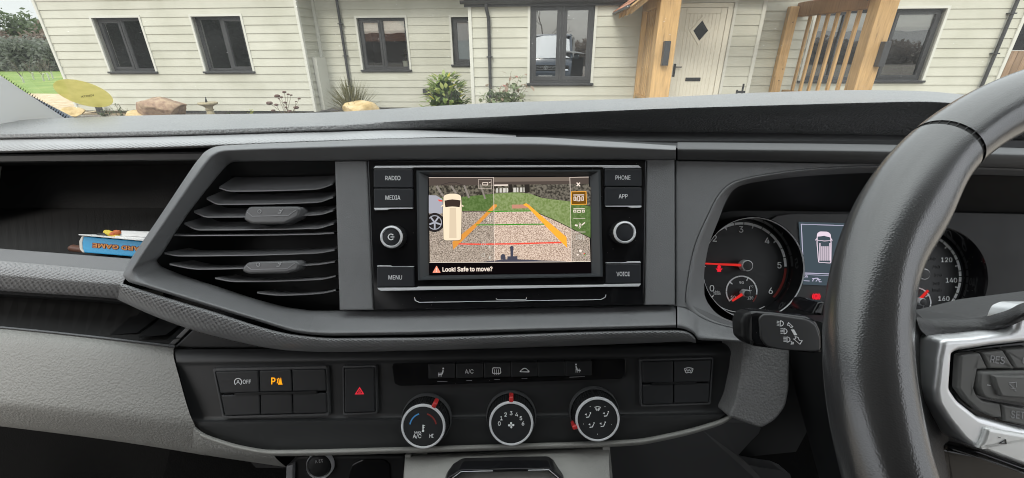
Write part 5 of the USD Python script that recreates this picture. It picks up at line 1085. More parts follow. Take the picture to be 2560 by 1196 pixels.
def window(D, o, lights, label, recess=.075, fw=.045, sash=(), blind=None, frosted=False, sw=.055, room="room_dark", tilt=0.0, depth=1.6, glass="window_glass"):
    a, b, c, d = o; Df = D + recess
    c2 = c + .035
    mb = MB().add(frame_ring(a, b, c2, d, fw, Df, .07))
    cuts = [a + (b - a) * f for f in lights]
    for x in cuts[1:-1]: mb.add(hbox(x - fw * .55, x + fw * .55, Df + .002, Df + .068, c2 + fw, d - fw))
    wn_ = obj(HOUSE, "window", mb, "anthracite", label=label)
    for i in range(len(cuts) - 1):
        l = cuts[i] + (fw if i == 0 else fw * .55); r = cuts[i + 1] - (fw if i == len(cuts) - 2 else fw * .55)
        g0, g1 = (sw, .02) if i in sash else (.018, .018)
        if i in sash: obj(wn_, "sash", frame_ring(l + .003, r - .003, c2 + fw + .003, d - fw - .003, sw, Df - .012, .06), "anthracite")
        else: obj(wn_, "glazing_bead", frame_ring(l + .002, r - .002, c2 + fw + .002, d - fw - .002, .02, Df + .012, .03), "anthracite")
        q = np.array([(l, c2 + fw), (r, c2 + fw), (r, d - fw), (l, d - fw)])
        v = np.c_[q[:, 0], np.full(4, Df + .03), q[:, 1]]; v[:, 1] += tilt * (v[:, 0] - (l + r) / 2)
        obj(wn_, "pane", (HP(v), np.array([[0, 1, 2], [0, 2, 3]])), glass)
        if frosted: obj(wn_, "frosted_film", (HP(v + [0, .006, 0]), np.array([[0, 1, 2], [0, 2, 3]])), "frosted")
    obj(wn_, "sill", hbox(a - .06, b + .06, D - .075, Df + .01, c - .012, c + .033, .008), "anthracite")
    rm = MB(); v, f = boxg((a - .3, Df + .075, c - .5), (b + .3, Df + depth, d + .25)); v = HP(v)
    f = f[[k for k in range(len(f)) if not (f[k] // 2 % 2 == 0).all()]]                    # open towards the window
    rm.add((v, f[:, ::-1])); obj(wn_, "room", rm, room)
    if blind:
        zt = d - fw; bl = skin_h = []
        nn = 40; zz = np.linspace(zt, zt - blind * (d - c2), 14); ss = np.linspace(a + fw, b - fw, nn)
        V = np.array([[s_, Df + .055 + .014 * math.sin(i * 1.1) * (i > 8) + .004 * math.sin(s_ * 40), z_ - (.012 * math.sin(s_ * 9) if i == 13 else 0)] for i, z_ in enumerate(zz) for s_ in ss])
        F = np.array([[i * nn + j, (i + 1) * nn + j, (i + 1) * nn + j + 1, i * nn + j + 1] for i in range(13) for j in range(nn - 1)])
        obj(wn_, "blind", MB().add((HP(V), F)).add((HP(V + [0, .004, 0]), F[:, ::-1])), "blind_white", smooth=60)
    return wn_
def opening(D, tl, bl_, tr, br):
    p = [hx(*q, D) for q in (tl, bl_, tr, br)]
    return ((p[0][0] + p[1][0]) / 2, (p[2][0] + p[3][0]) / 2, (p[1][1] + p[3][1]) / 2, (p[0][1] + p[2][1]) / 2)
DL, D2, D3, DR = 11.09, 11.87, 9.45, 10.53
o1 = opening(DL, (232, 46), (279, 183), (349, 44), (391, 182)); o2 = opening(DL, (479, 42), (517, 182), (602, 40.5), (634, 182))
sLa = np.mean([hx(86, 0, DL)[0], hx(163.5, 197, DL)[0]]); sLb = np.mean([hx(736.6, 0, DL)[0], hx(791, 281, DL)[0]])
o3 = opening(D2, (893, 45), (908, 178), (1013, 45), (1025, 178)); o4 = opening(D2, (1128, 43), (1134, 165), (1212, 43), (1214, 165))
s3a = np.mean([hx(1175.5, 21, D3)[0], hx(1183, 258, D3)[0]]); s3b = np.mean([hx(1915, 0, D3)[0], hx(1864, 232, D3)[0]])
o5 = opening(D3, (1327, 8), (1323, 212), (1487, 8), (1477, 212))
o7 = opening(DR, (2044, 24), (1998, 205), (2363, 22), (2304, 206))
sRb = np.mean([hx(2558, 20, DR)[0], hx(2499, 195, DR)[0]])
# door opening
lr = np.mean([hx(1794, 234, D3)[0], hx(1839, 6, D3)[0]]); lc_ = hx(1733, 199, D3)[0]; leaf_r = np.mean([hx(1783, 234, D3)[0], hx(1821, 19, D3)[0]])
o6 = (2 * lc_ - lr, lr, .06, hx(1780, 7, D3)[1])
wall("left_wing_wall", DL, sLa, sLb, .10, 3.3, 2.482, [o1, o2])
wall("recessed_wall", D2, sLb + .02, s3a + 1.2, .10, 3.3, 2.471, [o3, o4])
wall("front_wall", D3, s3a, s3b, .05, 2.62, 2.124, [o5, o6])
wall("right_wall", DR, s3b - .4, sRb, .05, 3.0, 2.25, [o7])
# return wall at the corner of the left wing (faces right)
rw = obj(HOUSE, "return_wall", hbox(sLb - .15, sLb - .012, DL + .15, D2 + .1, .10, 3.3), "wall_core")
for k in range(-5, 14):
    zb = 2.482 - k * BP
    if zb < .05: continue
    v = np.array([[sLb + x, D_, z] for z, x in ((zb, .026), (zb + BP + .018, .004)) for D_ in (DL + .0, D2 - .0)] + [[sLb - .02, D_, z] for z in (zb, zb + BP + .018) for D_ in (DL, D2)])
    f = np.array([[0, 2, 3, 1], [4, 5, 7, 6], [0, 1, 5, 4], [2, 6, 7, 3], [0, 4, 6, 2], [1, 3, 7, 5]])
    obj(rw, "board", MB().add((HP(v), f)), "board_paint")
for (s_, D_, z0, z1) in ((sLa, DL, .08, 3.3), (sLb, DL, .08, 3.3), (sLb + .05, D2 - .03, .08, 3.3), (s3a, D3, .05, 2.5), (s3b, D3, .05, 2.62), (sRb, DR, .05, 3.0)):
    obj(HOUSE, "corner_trim", MB().add(hbox(s_ - .035, s_ + .035, D_ - .045, D_ + .05, z0, z1, .006)), "trim_paint")
obj(HOUSE, "side_wall", MB().add(hbox(s3a + .02, s3a + .1, D3 + .1, D2, .05, 2.7)).add(hbox(s3b - .12, s3b - .02, D3 + .1, DR, .05, 2.7)).add(hbox(sLa + .01, sLa + .12, DL + .1, DL + 7, .05, 3.3)), "board_paint")
# low boxed casing at the inner corner
zq = hx(770, 145, DL)[1]
obj(HOUSE, "pipe_casing", MB().add(hbox(sLb + .03, sLb + .13, DL + .25, D2, .1, zq)), "trim_paint")
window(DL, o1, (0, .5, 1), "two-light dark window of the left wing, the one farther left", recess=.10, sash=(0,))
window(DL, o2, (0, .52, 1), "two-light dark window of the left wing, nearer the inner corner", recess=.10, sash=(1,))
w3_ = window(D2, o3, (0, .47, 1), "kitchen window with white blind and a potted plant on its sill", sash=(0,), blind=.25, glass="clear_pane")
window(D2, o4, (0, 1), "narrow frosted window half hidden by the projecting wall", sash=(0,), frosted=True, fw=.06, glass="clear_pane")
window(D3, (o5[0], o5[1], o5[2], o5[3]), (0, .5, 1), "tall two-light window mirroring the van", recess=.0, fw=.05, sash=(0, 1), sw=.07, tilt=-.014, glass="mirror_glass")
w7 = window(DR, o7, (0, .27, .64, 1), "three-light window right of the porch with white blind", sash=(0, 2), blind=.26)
# roofs, gutter
def roof_slab(s0, s1, Da, za, Db, zb, m="roof_slate", t=.10):
    v = np.array([[s, D, z + dz] for dz in (0, t) for s in (s0, s1) for D, z in ((Da, za), (Db, zb))]); f = np.array([[0, 2, 3, 1], [4, 5, 7, 6], [0, 1, 5, 4], [2, 6, 7, 3], [0, 4, 6, 2], [1, 3, 7, 5]])
    return MB().add((HP(v), f))
zg = hx(1330, 14, D3 - .12)[1]
obj(HOUSE, "roof", roof_slab(sLa - .3, s3a + 2, DL - .35, 3.15, DL + 3.5, 5.4), "roof_slate")
obj(HOUSE, "roof", roof_slab(s3a - .14, s3b + .2, D3 - .26, zg + .10, D3 + 3.2, zg + 1.9), "roof_slate")
obj(HOUSE, "roof", roof_slab(s3b - .2, sRb + .3, DR - .3, 2.9, DR + 3.2, 5.0), "roof_slate")
s_g1 = hx(1575, 8, D3 - .14)[0]
gut = MB(); nn = 10
prof = [(-.06 * math.cos(a), -.055 * math.sin(a)) for a in np.linspace(0, math.pi, nn)]
V = np.array([[s_, D3 - .155 + p[0], zg + .085 + p[1]] for s_ in (s3a - .16, s_g1) for p in prof]); F = np.array([[i, i + 1, nn + i + 1, nn + i] for i in range(nn - 1)])
gut.add((HP(V), F)).add((HP(V + [0, 0, .006]), F[:, ::-1])); gut.add(hbox(s3a - .10, s_g1, D3 - .092, D3 - .068, zg - .01, zg + .16)); gut.add(hbox(s3a - .10, s_g1, D3 - .066, D3 + .02, zg - .008, zg + .012))
obj(HOUSE, "gutter", gut, "anthracite", smooth=40)
def downpipe(D, x0, y0, x1, y1, zt=None, zb=.1, elbow=False):
    s0 = (hx(x0, y0, D - .09)[0] + hx(x1, y1, D - .09)[0]) / 2
    pts_ = [[s0, D - .09, z] for z in np.linspace(zb, zt, 8)]
    if elbow: pts_ = pts_[:-1] + [[s0, D - .09, zt - .32], [s0, D - .10, zt - .27], [s0 - .035, D - .15, zt - .1], [s0 - .035, D - .155, zt + .02]]
    mb = MB().add(tube(HP(np.array(pts_)), .034, 12))
    for z in np.arange(zb + .55, zt - .3, .75): mb.add(hbox(s0 - .055, s0 + .055, D - .135, D - .02, z - .012, z + .012))
    obj(HOUSE, "downpipe", mb, "anthracite", smooth=40)
downpipe(D2, 838, 0, 877, 211, 3.2); downpipe(D3, 1221, 70, 1227, 221, zg + .06, elbow=True); downpipe(DR, 2545, 0, 2450, 225, 2.95)
# front door
DOOR = obj(HOUSE, "front_door", MB().add(hprism([np.array([(2 * lc_ - leaf_r, .10), (leaf_r, .10), (leaf_r, hx(1770, 19, D3)[1]), (2 * lc_ - leaf_r, hx(1770, 19, D3)[1])])], D3 + .035, .05)), "door_paint", label="greige boarded front door with diamond light")
dz1 = hx(1770, 19, D3)[1]; dl, dr_ = 2 * lc_ - leaf_r, leaf_r
obj(DOOR, "door_frame", MB().add(hprism([np.array([(o6[0] + .005, .08), (o6[1] - .005, .08), (o6[1] - .005, o6[3] - .005), (o6[0] + .005, o6[3] - .005)]), np.array([(dl - .004, .085), (dr_ + .004, .085), (dr_ + .004, dz1 + .004), (dl - .004, dz1 + .004)])], D3 + .005, .10)), "door_paint")
fwid = (dr_ - dl)
il, ir = dl + fwid * .15, dr_ - fwid * .13; iz1 = hx(1760, 34, D3)[1]
for k in range(9):
    a = il + (ir - il) * k / 9; b = il + (ir - il) * (k + 1) / 9
    obj(DOOR, "plank", MB().add(hbox(a + .003, b - .003, D3 + .028, D3 + .036, .28, iz1, .002)), "door_paint")
for q in ((dl, il - .004, .10, dz1), (ir + .004, dr_, .10, dz1), (il - .003, ir + .003, iz1 + .004, dz1)): obj(DOOR, "rail", MB().add(hbox(q[0] + .002, q[1] - .002, D3 + .022, D3 + .036, q[2], q[3] - .002, .003)), "door_paint")
dcs, dcz = hx(1752.5, 77, D3); hw, hh = .155, .195
dm = lambda k: np.array([(dcs, dcz - hh * k), (dcs + hw * k, dcz), (dcs, dcz + hh * k), (dcs - hw * k, dcz)])
obj(DOOR, "diamond_frame", MB().add(hprism([dm(1.35), dm(.92)], D3 + .012, .02)), "door_paint"); obj(DOOR, "diamond_light", MB().add(hprism([dm(.93)], D3 + .024, .006)), "gloss_black")
hs_, hz_ = hx(1687, 168, D3); kk = hx(1686, 190, D3)[1]
obj(DOOR, "handle", MB().add(hbox(hs_ - .024, hs_ + .024, D3 + .002, D3 + .022, kk - .02, hz_ + .06, .01)).add(hbox(hs_, hs_ + .13, D3 - .045, D3 - .025, hz_ - .012, hz_ + .010, .006)).add(hbox(hs_ - .01, hs_ + .01, D3 - .03, D3 + .01, hz_ - .01, hz_ + .008)), "black_iron", smooth=30)
ls_, lz_ = hx(1733, 199, D3); obj(DOOR, "letterbox", MB().add(hbox(ls_ - .15, ls_ + .15, D3 + .008, D3 + .03, lz_ - .033, lz_ + .033, .006)).add(hbox(ls_ - .12, ls_ + .12, D3 + .002, D3 + .012, lz_ - .018, lz_ + .018, .004)), "black_iron", smooth=30)

# ------------------------------------------------------------------ oak porch
DP = 8.05
ll0 = np.mean([hx(1654, 12, DP)[0], hx(1622, 240, DP)[0]]); ll1 = np.mean([hx(1711, 2, DP)[0], hx(1666, 240, DP)[0]])
rl0 = np.mean([hx(2191, 10, DP)[0], hx(2143, 226, DP)[0]]); rl1 = np.mean([hx(2248, 6, DP)[0], hx(2181, 226, DP)[0]])
ztop = 2.32
def oakpost(par, name, s0, s1, D0, D1, z0, z1, m="oak", r=.008):
    v, f = bevbox((s1 - s0, D1 - D0, z1 - z0), r)
    return obj(par, name, (v @ np.array([HE, HN, [0, 0, 1]]), f), m, loc=HP(np.array([(s0 + s1) / 2, (D0 + D1) / 2, (z0 + z1) / 2])))
def oakpost_c(par, name, s0, s1, D0, D1, z0, z1, m="oak", r=.008):
    v, f = bevbox((s1 - s0, D1 - D0, z1 - z0), r)
    path = numbered(par + "/" + name)
    mm = usdkit.mesh(stage, path, (v, f), M[m]); c = HP(np.array([(s0 + s1) / 2, (D0 + D1) / 2, (z0 + z1) / 2]))
    mm.AddTransformOp().Set(Gf.Matrix4d(*HE, 0, *HN, 0, 0, 0, 1, 0, *c, 1)); return path
PO = oakpost_c(HOUSE, "porch", ll0 - .0, rl1 + .35, DP + .02, DP + .20, ztop, ztop + .22, "oak", .01)     # front tie beam
tag(stage.GetPrimAtPath(PO), "oak framed porch with slatted sides")
stage.GetPrimAtPath(PO)
def P_(name, *a, **k):                                                  # porch pieces are children of the porch; placed in its own frame
    s0, s1, D0, D1, z0, z1 = a[:6]; m = a[6] if len(a) > 6 else "oak"
    v, f = bevbox((s1 - s0, D1 - D0, z1 - z0), .007)
    c = np.array([(s0 + s1) / 2 - (ll0 + rl1 + .35) / 2, (D0 + D1) / 2 - (DP + .11), (z0 + z1) / 2 - (ztop + .11)])
    path = numbered(PO + "/" + name); mm = usdkit.mesh(stage, path, (v, f), M[m]); mm.AddTranslateOp().Set(Gf.Vec3d(*map(float, c))); return path
wl = ll1 - ll0; wr = rl1 - rl0
P_("post", ll0, ll1, DP, DP + .26, .05, ztop); P_("post", rl0, rl1, DP, DP + .26, .05, ztop)
Db = D3 - .14
bl0 = np.mean([hx(1609, 31, Db)[0], hx(1587, 225, Db)[0]])
P_("wall_post", bl0, bl0 + .17, Db, D3 - .035, .05, ztop); 
Dbr = DR - .16
br0 = np.mean([hx(1970, 44, Dbr)[0], hx(1931, 219, Dbr)[0]]); br1 = np.mean([hx(1996, 42, Dbr)[0], hx(1950, 222, Dbr)[0]])
P_("wall_post", br0, br1, Dbr, DR - .035, .05, ztop)
zrl = hx(1612, 31, Db)[1]; zrr = hx(1972, 43, Dbr)[1]
P_("side_beam", bl0 + .0, bl0 + .19, DP + .265, D3 - .037, zrl + .005, zrl + .25); P_("side_beam", rl0 - .02, rl0 + .17, DP + .265, DR - .037, zrr + .005, zrr + .27, "oak_brown")
zsl = hx(1600, 232, Db)[1] - .02; zsr = hx(1935, 222, Dbr)[1] - .02
P_("sole_plate", bl0 + .002, bl0 + .17, DP + .265, Db - .003, zsl - .06, zsl); P_("sole_plate", rl0 + .002, rl0 + .15, DP + .265, Dbr - .003, zsr - .06, zsr)
for k in range(6):
    d = DP + .36 + (Db - DP - .42) * k / 6; P_("slat", bl0 + .05, bl0 + .10, d, d + .07, zsl, zrl)
for k in range(6):
    d = DP + .42 + (Dbr - DP - .55) * (k + .25) / 6; P_("slat", rl0 + .04, rl0 + .085, d, d + .075, zsr, zrr, "oak")
obj(HOUSE, "plinth", MB().add(hbox(bl0 + .01, bl0 + .16, DP + .265, Db - .003, .02, zsl - .065)).add(hbox(rl0 + .01, rl0 + .14, DP + .265, Dbr - .003, .02, zsr - .065)), "cast_stone")
for (x, y, h_) in ((1663, 134, 56), (2203, 136, 58)):
    s_, z_ = hx(x, y, DP - .03); obj(HOUSE, "wall_lamp", MB().add(hbox(s_ - .05, s_ + .05, DP - .12, DP - .002, z_ - .19, z_ + .19, .006)), "anthracite", label="slim dark up-and-down lamp on the porch post")
for (x, y, D_) in ((1622, 60, Db), (1607, 200, Db), (1982, 56, Dbr), (1957, 173, Dbr), (1947, 202, Dbr), (2170, 0, DP)):
    s_, z_ = hx(x, y, D_); obj(HOUSE, "peg", MB().add(tube(HP(np.array([[s_, D_ - .006, z_], [s_, D_ + .002, z_], [s_, D_ + .01, z_]])), .011, 8)), "black_iron")
# porch roof: two slopes of clay tiles on rafters
se, ze = hx(1566, 24, DP + .1); sm = (ll0 + rl1) / 2; zr_ = ztop + .22 + .2
def slope(sa, sb, za, zb_, nm):
    n_c = 9
    deck = np.array([[sa, DP - .25, za], [sb, DP - .25, zb_], [sb, D3 + .3, zb_], [sa, D3 + .3, za]]); v = np.vstack([deck, deck + [0, 0, .03]])
    f = np.array([[3, 2, 1, 0], [4, 5, 6, 7], [0, 1, 5, 4], [1, 2, 6, 5], [2, 3, 7, 6], [3, 0, 4, 7]])
    R_ = obj(HOUSE, nm, MB().add((HP(v), f)), "oak", label="clay-tiled porch roof slope")
    dx, dz = sb - sa, zb_ - za; L = math.hypot(dx, dz)
    for c in range(4):
        for k in range(n_c):
            d0 = DP - .25 + (D3 + .5 - DP) * k / n_c; d1 = d0 + (D3 + .5 - DP) / n_c - .006
            t0_, t1_ = (c * .14 - .04) / L, (c * .14 + .17) / L
            j = rng.uniform(-.003, .003)
            q = [[sa + dx * t0_, d, za + dz * t0_ + .05 + .012 + j] for d in (d0, d1)] + [[sa + dx * t1_, d, za + dz * t1_ + .045 + j] for d in (d0, d1)]
            q = np.array(q); v = np.vstack([q, q + [0, 0, .014]]); f = np.array([[0, 1, 3, 2], [4, 6, 7, 5], [0, 4, 5, 1], [2, 3, 7, 6], [0, 2, 6, 4], [1, 5, 7, 3]])
            obj(R_, "tile", MB().add((HP(v), f)), "clay_tile")
    for k in range(4):
        d0 = DP - .1 + (D3 - DP - .1) * k / 3.3
        q = np.array([[sa + dx * .02, d, za - .005] for d in (d0, d0 + .05)] + [[sb, d, zb_ - .005] for d in (d0, d0 + .05)]); v = np.vstack([q - [0, 0, .08], q]); f = np.array([[0, 1, 3, 2], [4, 6, 7, 5], [0, 4, 5, 1], [2, 3, 7, 6], [0, 2, 6, 4], [1, 5, 7, 3]])
        obj(R_, "rafter", MB().add((HP(v), f)), "oak")
slope(se, sm, ze, ze + (sm - se) * .75, "porch_roof"); slope(rl1 - .05, sm, ze + (sm - se) * .75 - (rl1 - .05 - sm) * .75, ze + (sm - se) * .75, "porch_roof")
gp = MB().add(tube(HP(np.array([[se - .03, d, ze + .02] for d in np.linspace(DP - .28, D3 - .05, 4)])), .020, 10)); obj(HOUSE, "porch_gutter", gp, "anthracite", smooth=40)
# annexe beyond the right corner: brown vertical boards, dark window
DA = DR + .25
for k in range(14): obj(HOUSE, "annexe_board", MB().add(hbox(sRb + .04 + k * .14, sRb + .172 + k * .14, DA, DA + .03, .05, hx(2540, 128, DA)[1], .003)), "larch")
obj(HOUSE, "annexe_window", MB().add(hbox(sRb + .04, sRb + 2.2, DA + .01, DA + .05, hx(2540, 126, DA)[1], 3.0)), "gloss_black")
obj(HOUSE, "floodlight", MB().add(hbox(*sorted((hx(1058, 228, D2 - .1)[0], hx(1078, 228, D2 - .1)[0])), D2 - .16, D2 - .04, hx(1066, 236, D2 - .1)[1], hx(1066, 222, D2 - .1)[1], .01)), "anthracite")
# ------------------------------------------------------------------ garden
def leafquads(n, sampler, size, seed, aspect=1.6, up=.3):
    r = np.random.default_rng(seed); c = sampler(r, n); m = len(c)
    a = r.normal(size=(m, 3)); a[:, 2] = a[:, 2] * .8 + up; a /= np.linalg.norm(a, axis=1, keepdims=True)
    b = np.cross(a, r.normal(size=(m, 3))); b /= np.linalg.norm(b, axis=1, keepdims=True) + 1e-9
    s = size * r.uniform(.55, 1.25, (m, 1))
    V = np.stack([c - a * s * aspect * .5, c + b * s * .42, c + a * s * aspect * .5, c - b * s * .42], 1).reshape(-1, 3)
    k = np.arange(m) * 4
    return V, np.vstack([np.c_[k, k + 1, k + 2], np.c_[k, k + 2, k + 3]])
def hedge_sampler(p0, p1, thick, h, seed, lump=.35):
    p0, p1 = np.array(p0, float), np.array(p1, float); L = np.linalg.norm(p1 - p0); e_ = (p1 - p0) / L; n_ = np.array([-e_[1], e_[0]])
    def f(r, n):
        t = r.uniform(0, 1, n * 3); z = r.uniform(0, 1, n * 3); w_ = r.uniform(-1, 1, n * 3)
        q = np.c_[t * L / 2.2, np.zeros_like(t), np.zeros_like(t)]
        top = 1 - lump * (1 - meshkit.fbm(q + seed, 3, seed)) * 1.6
        top += .06 * r.normal(size=n * 3)
        ok = z < top
        sh = meshkit.noise(np.c_[t * L / 1.4, z * h / 1.2, np.full(n * 3, 3.7 + seed)])
        ok &= np.abs(w_) < .5 + .7 * sh
        i = np.nonzero(ok)[0][:n]
        return np.c_[p0 + e_ * (t[i] * L)[:, None] + n_ * (w_[i] * thick)[:, None], z[i] * h]
    return f
def hd(s, D): return HP(np.array([s, D, 0.]))[:2]
def hedge(label, p0, p1, thick, h, n, size, m, seed, group=None, name="hedge", cat="hedge"):
    t = thing(name, label, cat, group)
    obj(t, "foliage", leafquads(n, hedge_sampler(p0, p1, thick, h, seed), size, seed), m, kind="stuff")
    mb = MB(); p0, p1 = np.array(p0), np.array(p1)
    for k in np.linspace(.05, .95, 7):
        q = p0 + (p1 - p0) * k; mb.add(tube(np.array([[q[0], q[1], 0], [q[0] + .05, q[1], h * .3], [q[0] - .06, q[1] + .05, h * .6]]), [.06, .05, .02], 6))
    obj(t, "stem", mb, "bark", kind="stuff")
hedge("tall dark green conifer hedge beyond the lawn, nearest the house corner", hd(-50, 42), hd(-24, 40), 1.6, 5.3, 22000, .28, "hedge_dark_green", 3)
hedge("brown leafless hedge beyond the lawn, in front of the conifers", hd(-64, 41), hd(-24, 38), 1.3, 4.2, 20000, .24, "hedge_brown", 11)
hedge("low grey-green scrub along the far edge of the lawn", hd(-66, 38.5), hd(-24, 36), 1.3, 3.1, 24000, .22, "hedge_grey_green", 19)
hedge("faint green hedge on the sky line at the far left", hd(-78, 43), hd(-44, 42.5), 1.6, 4.7, 14000, .30, "hedge_grey_green", 23)
mat("guard_white", {"p": ("principled_bsdf", {"base_color": (.36, .38, .30), "roughness": .6})}, [])
for k, (x, y) in enumerate(((60, 207), (124, 201), (133, 198), (85, 200), (110, 203))):
    g_ = gz(x, y, .02); T = thing("sapling", ["thin bare sapling in a white guard on the lawn, farthest left", "thin bare sapling with leaning guard on the lawn, right of the pair", "thin bare sapling on the lawn nearest the house edge", "twiggy bare sapling in the middle of the lawn row", "small bare sapling between the guarded ones"][k], "sapling", "saplings on the lawn")
    obj(T, "guard", MB().add(tube(np.array([[g_[0], g_[1], 0.02], [g_[0] + .02, g_[1], .25], [g_[0] + .05 * (k - 1), g_[1], .42]]), .04, 8)), "guard_white")
    mb = MB(); r = np.random.default_rng(k)
    for j in range(9):
        a = r.uniform(0, 6.3); h0 = r.uniform(.3, .8); mb.add(tube(np.array([[g_[0], g_[1], h0], [g_[0] + .14 * math.cos(a), g_[1] + .14 * math.sin(a), h0 + .2], [g_[0] + .26 * math.cos(a), g_[1] + .26 * math.sin(a), h0 + .45]]), [.010, .007, .004], 5))
    obj(T, "twigs", mb, "bark", kind="stuff")
def rock(name, label, px0, px1, ytop, ybase, D, m, seed, zb=.0, flatn=.5, cat="boulder"):
    s0, s1 = hx(px0, ybase, D)[0], hx(px1, ybase, D)[0]; zt = hx((px0 + px1) / 2, ytop, D)[1]
    v, f = trimesh.creation.icosphere(4, 1.0).vertices, trimesh.creation.icosphere(4, 1.0).faces
    v = np.array(v); n_ = meshkit.fbm(v * 1.3 + seed, 4, seed)[:, None]
    q_ = np.random.default_rng(seed)
    for _k in range(16):
        d_ = q_.normal(size=3); d_ /= np.linalg.norm(d_); o_ = q_.uniform(.55, .9); ex = np.maximum(v @ d_ - o_, 0)[:, None]; v = v - ex * d_ * .92
    v = v * (.86 + .28 * n_) + .025 * (meshkit.fbm(v * 7 + seed, 3, seed)[:, None] - .5) * v
    c = np.abs(v).max(0); v = v / c
    h = zt - zb
    P = np.c_[(s0 + s1) / 2 + v[:, 0] * (s1 - s0) / 2, D + v[:, 1] * (s1 - s0) * .35, zb + (v[:, 2] * .5 + .5) ** 1 * h * 1.15 - h * .15]
    T = obj(None, name, (HP(P), np.array(f)), m, smooth=50); tag(stage.GetPrimAtPath(T), label, cat); return T
rock("boulder", "large pinkish brown boulder in front of the left wing wall", 352, 472, 243, 292, 9.9, "pink_rock", 5)
rock("boulder", "small sandy yellow boulder in front of the spiky plant", 855, 948, 252, 282, 10.0, "sand_rock", 9)
rock("boulder", "flat sandy stone lying against the left end of the large boulder", 318, 372, 276, 296, 9.7, "sand_rock", 14)
rock("boulder", "low sandy stone right of the path, beside the house corner", 150, 212, 268, 292, 10.4, "sand_rock", 21)
def blade(base, a, el_, L, w_, bend, r):
    n = 6; P = []; d = np.array([math.cos(a) * math.cos(el_), math.sin(a) * math.cos(el_), math.sin(el_)]); p = np.array(base, float)
    side_ = np.array([-math.sin(a), math.cos(a), 0])
    for i in range(n):
        ww = w_ * (1 - (i / (n - 1)) ** 2) + .001; P += [p - side_ * ww / 2, p + side_ * ww / 2]; p = p + d * L / (n - 1); d = d + np.array([0, 0, -bend / n]); d /= np.linalg.norm(d)
    F = [[2 * i, 2 * i + 1, 2 * i + 3, 2 * i + 2] for i in range(n - 1)]
    return np.array(P), np.array(F)
r = np.random.default_rng(4)
s_, _z = hx(882, 272, 10.5); b0 = HP(np.array([s_, 10.5, .05]))
T = thing("spiky_plant", "spiky plant with arching brownish green strap leaves, beside the black downpipe", "plant")
mb = MB()
for k in range(280):
    a = r.uniform(0, 6.283); e_ = math.radians(r.uniform(18, 84)); mb.add(blade(b0 + [r.normal() * .05, r.normal() * .05, 0], a, e_, r.uniform(.62, 1.0), r.uniform(.020, .036), r.uniform(.1, .6), r))
obj(T, "strap_leaves", mb, "strap_leaf", kind="stuff")
def bigleaf(p, d, up, L, w_, curl=.2):
    d = d / np.linalg.norm(d); sd = np.cross(d, up); sd /= np.linalg.norm(sd) + 1e-9; nn_ = np.cross(sd, d)
    t = np.array([0, .25, .55, .8, 1.0]); wd = np.array([.08, .8, 1, .6, .02]) * w_ / 2; V = []
    for i in range(5):
        c = p + d * L * t[i] - nn_ * curl * L * t[i] ** 2; V += [c - sd * wd[i] + nn_ * .12 * wd[i], c - nn_ * .10 * wd[i], c + sd * wd[i] + nn_ * .12 * wd[i]]
    F = []
    for i in range(4): F += [[3 * i, 3 * i + 1, 3 * i + 4, 3 * i + 3], [3 * i + 1, 3 * i + 2, 3 * i + 5, 3 * i + 4]]
    return np.array(V), np.array(F)
def leafmat1(name, col):
    mat(name, {"d": ("principled_bsdf", {"base_color": col, "roughness": .42}), "t": ("translucent_bsdf", {"color": col}), "m": ("mix_closure", {"fac": .3})}, [("d.BSDF", "m.closure1"), ("t.BSDF", "m.closure2")], "m.closure")
for k, c in enumerate(((.17, .25, .07), (.26, .34, .11), (.36, .43, .16), (.50, .54, .20), (.68, .60, .11))): leafmat1(f"laurel_{'abcde'[k]}", c)
for k, c in enumerate(((.22, .27, .15), (.30, .33, .21), (.36, .27, .21), (.40, .18, .16))): leafmat1(f"rose_{'abcd'[k]}", c)
T = thing("laurel_shrub", "dense yellow-green laurel shrub standing at the projecting corner of the house", "shrub")
sL, _ = hx(1122, 262, 9.9); zt = hx(1110, 180, 9.9)[1]
stems = MB()
for k in range(12):
    a = r.uniform(0, 6.3); q = r.uniform(.2, .45); stems.add(tube(HP(np.array([[sL, 9.9, .02], [sL + q * .4 * math.cos(a), 9.9 + q * .4 * math.sin(a), .4], [sL + q * math.cos(a), 9.9 + q * math.sin(a), .7]])), [.014, .01, .005], 5))
obj(T, "stem", stems, "bark", kind="stuff")
for k in range(300):
    h = r.uniform(.0, 1) ** .8; z = .05 + h * (zt - .12); a = r.uniform(0, 6.283)
    R_ = (.55 * (1 - h) ** .6 + .10) * r.uniform(.55, 1.0) ** .5 * (1.12 if math.cos(a) > 0 else .95)
    p = np.array([sL - .08 * h + R_ * math.cos(a), 9.9 + R_ * .8 * math.sin(a), z]); d = np.array([math.cos(a), math.sin(a), r.uniform(-.25, 1.1)])
    m_ = "laurel_" + r.choice(list("abcde"), p=[.22, .30, .27, .16, .05])
    v, f = bigleaf(p, d, np.array([0, 0, 1.]), r.uniform(.16, .26), r.uniform(.06, .09), r.uniform(.0, .22))
    obj(T, "leaf", MB().add((HP(v), f)), m_, smooth=True)
def fill_(q, n):
    h = q.uniform(0, 1, n) ** .9; a = q.uniform(0, 6.283, n); R_ = (.48 * (1 - h) ** .6 + .05) * q.uniform(0, 1, n) ** .5
    return HP(np.c_[sL - .08 * h + R_ * np.cos(a), 9.9 + R_ * .75 * np.sin(a), .04 + h * (zt - .22)])
obj(T, "inner_leaves", leafquads(900, fill_, .11, 77), "laurel_leaf", kind="stuff")
T = thing("rose_bush", "thin bush with reddish upper leaves below the tall window", "bush")
sR, _ = hx(1258, 262, 8.9); stems = MB()
tips = [(1225, 205), (1278, 178), (1268, 205), (1300, 190), (1315, 222), (1240, 222), (1290, 215), (1210, 235), (1318, 205), (1255, 232), (1282, 238), (1305, 240)]
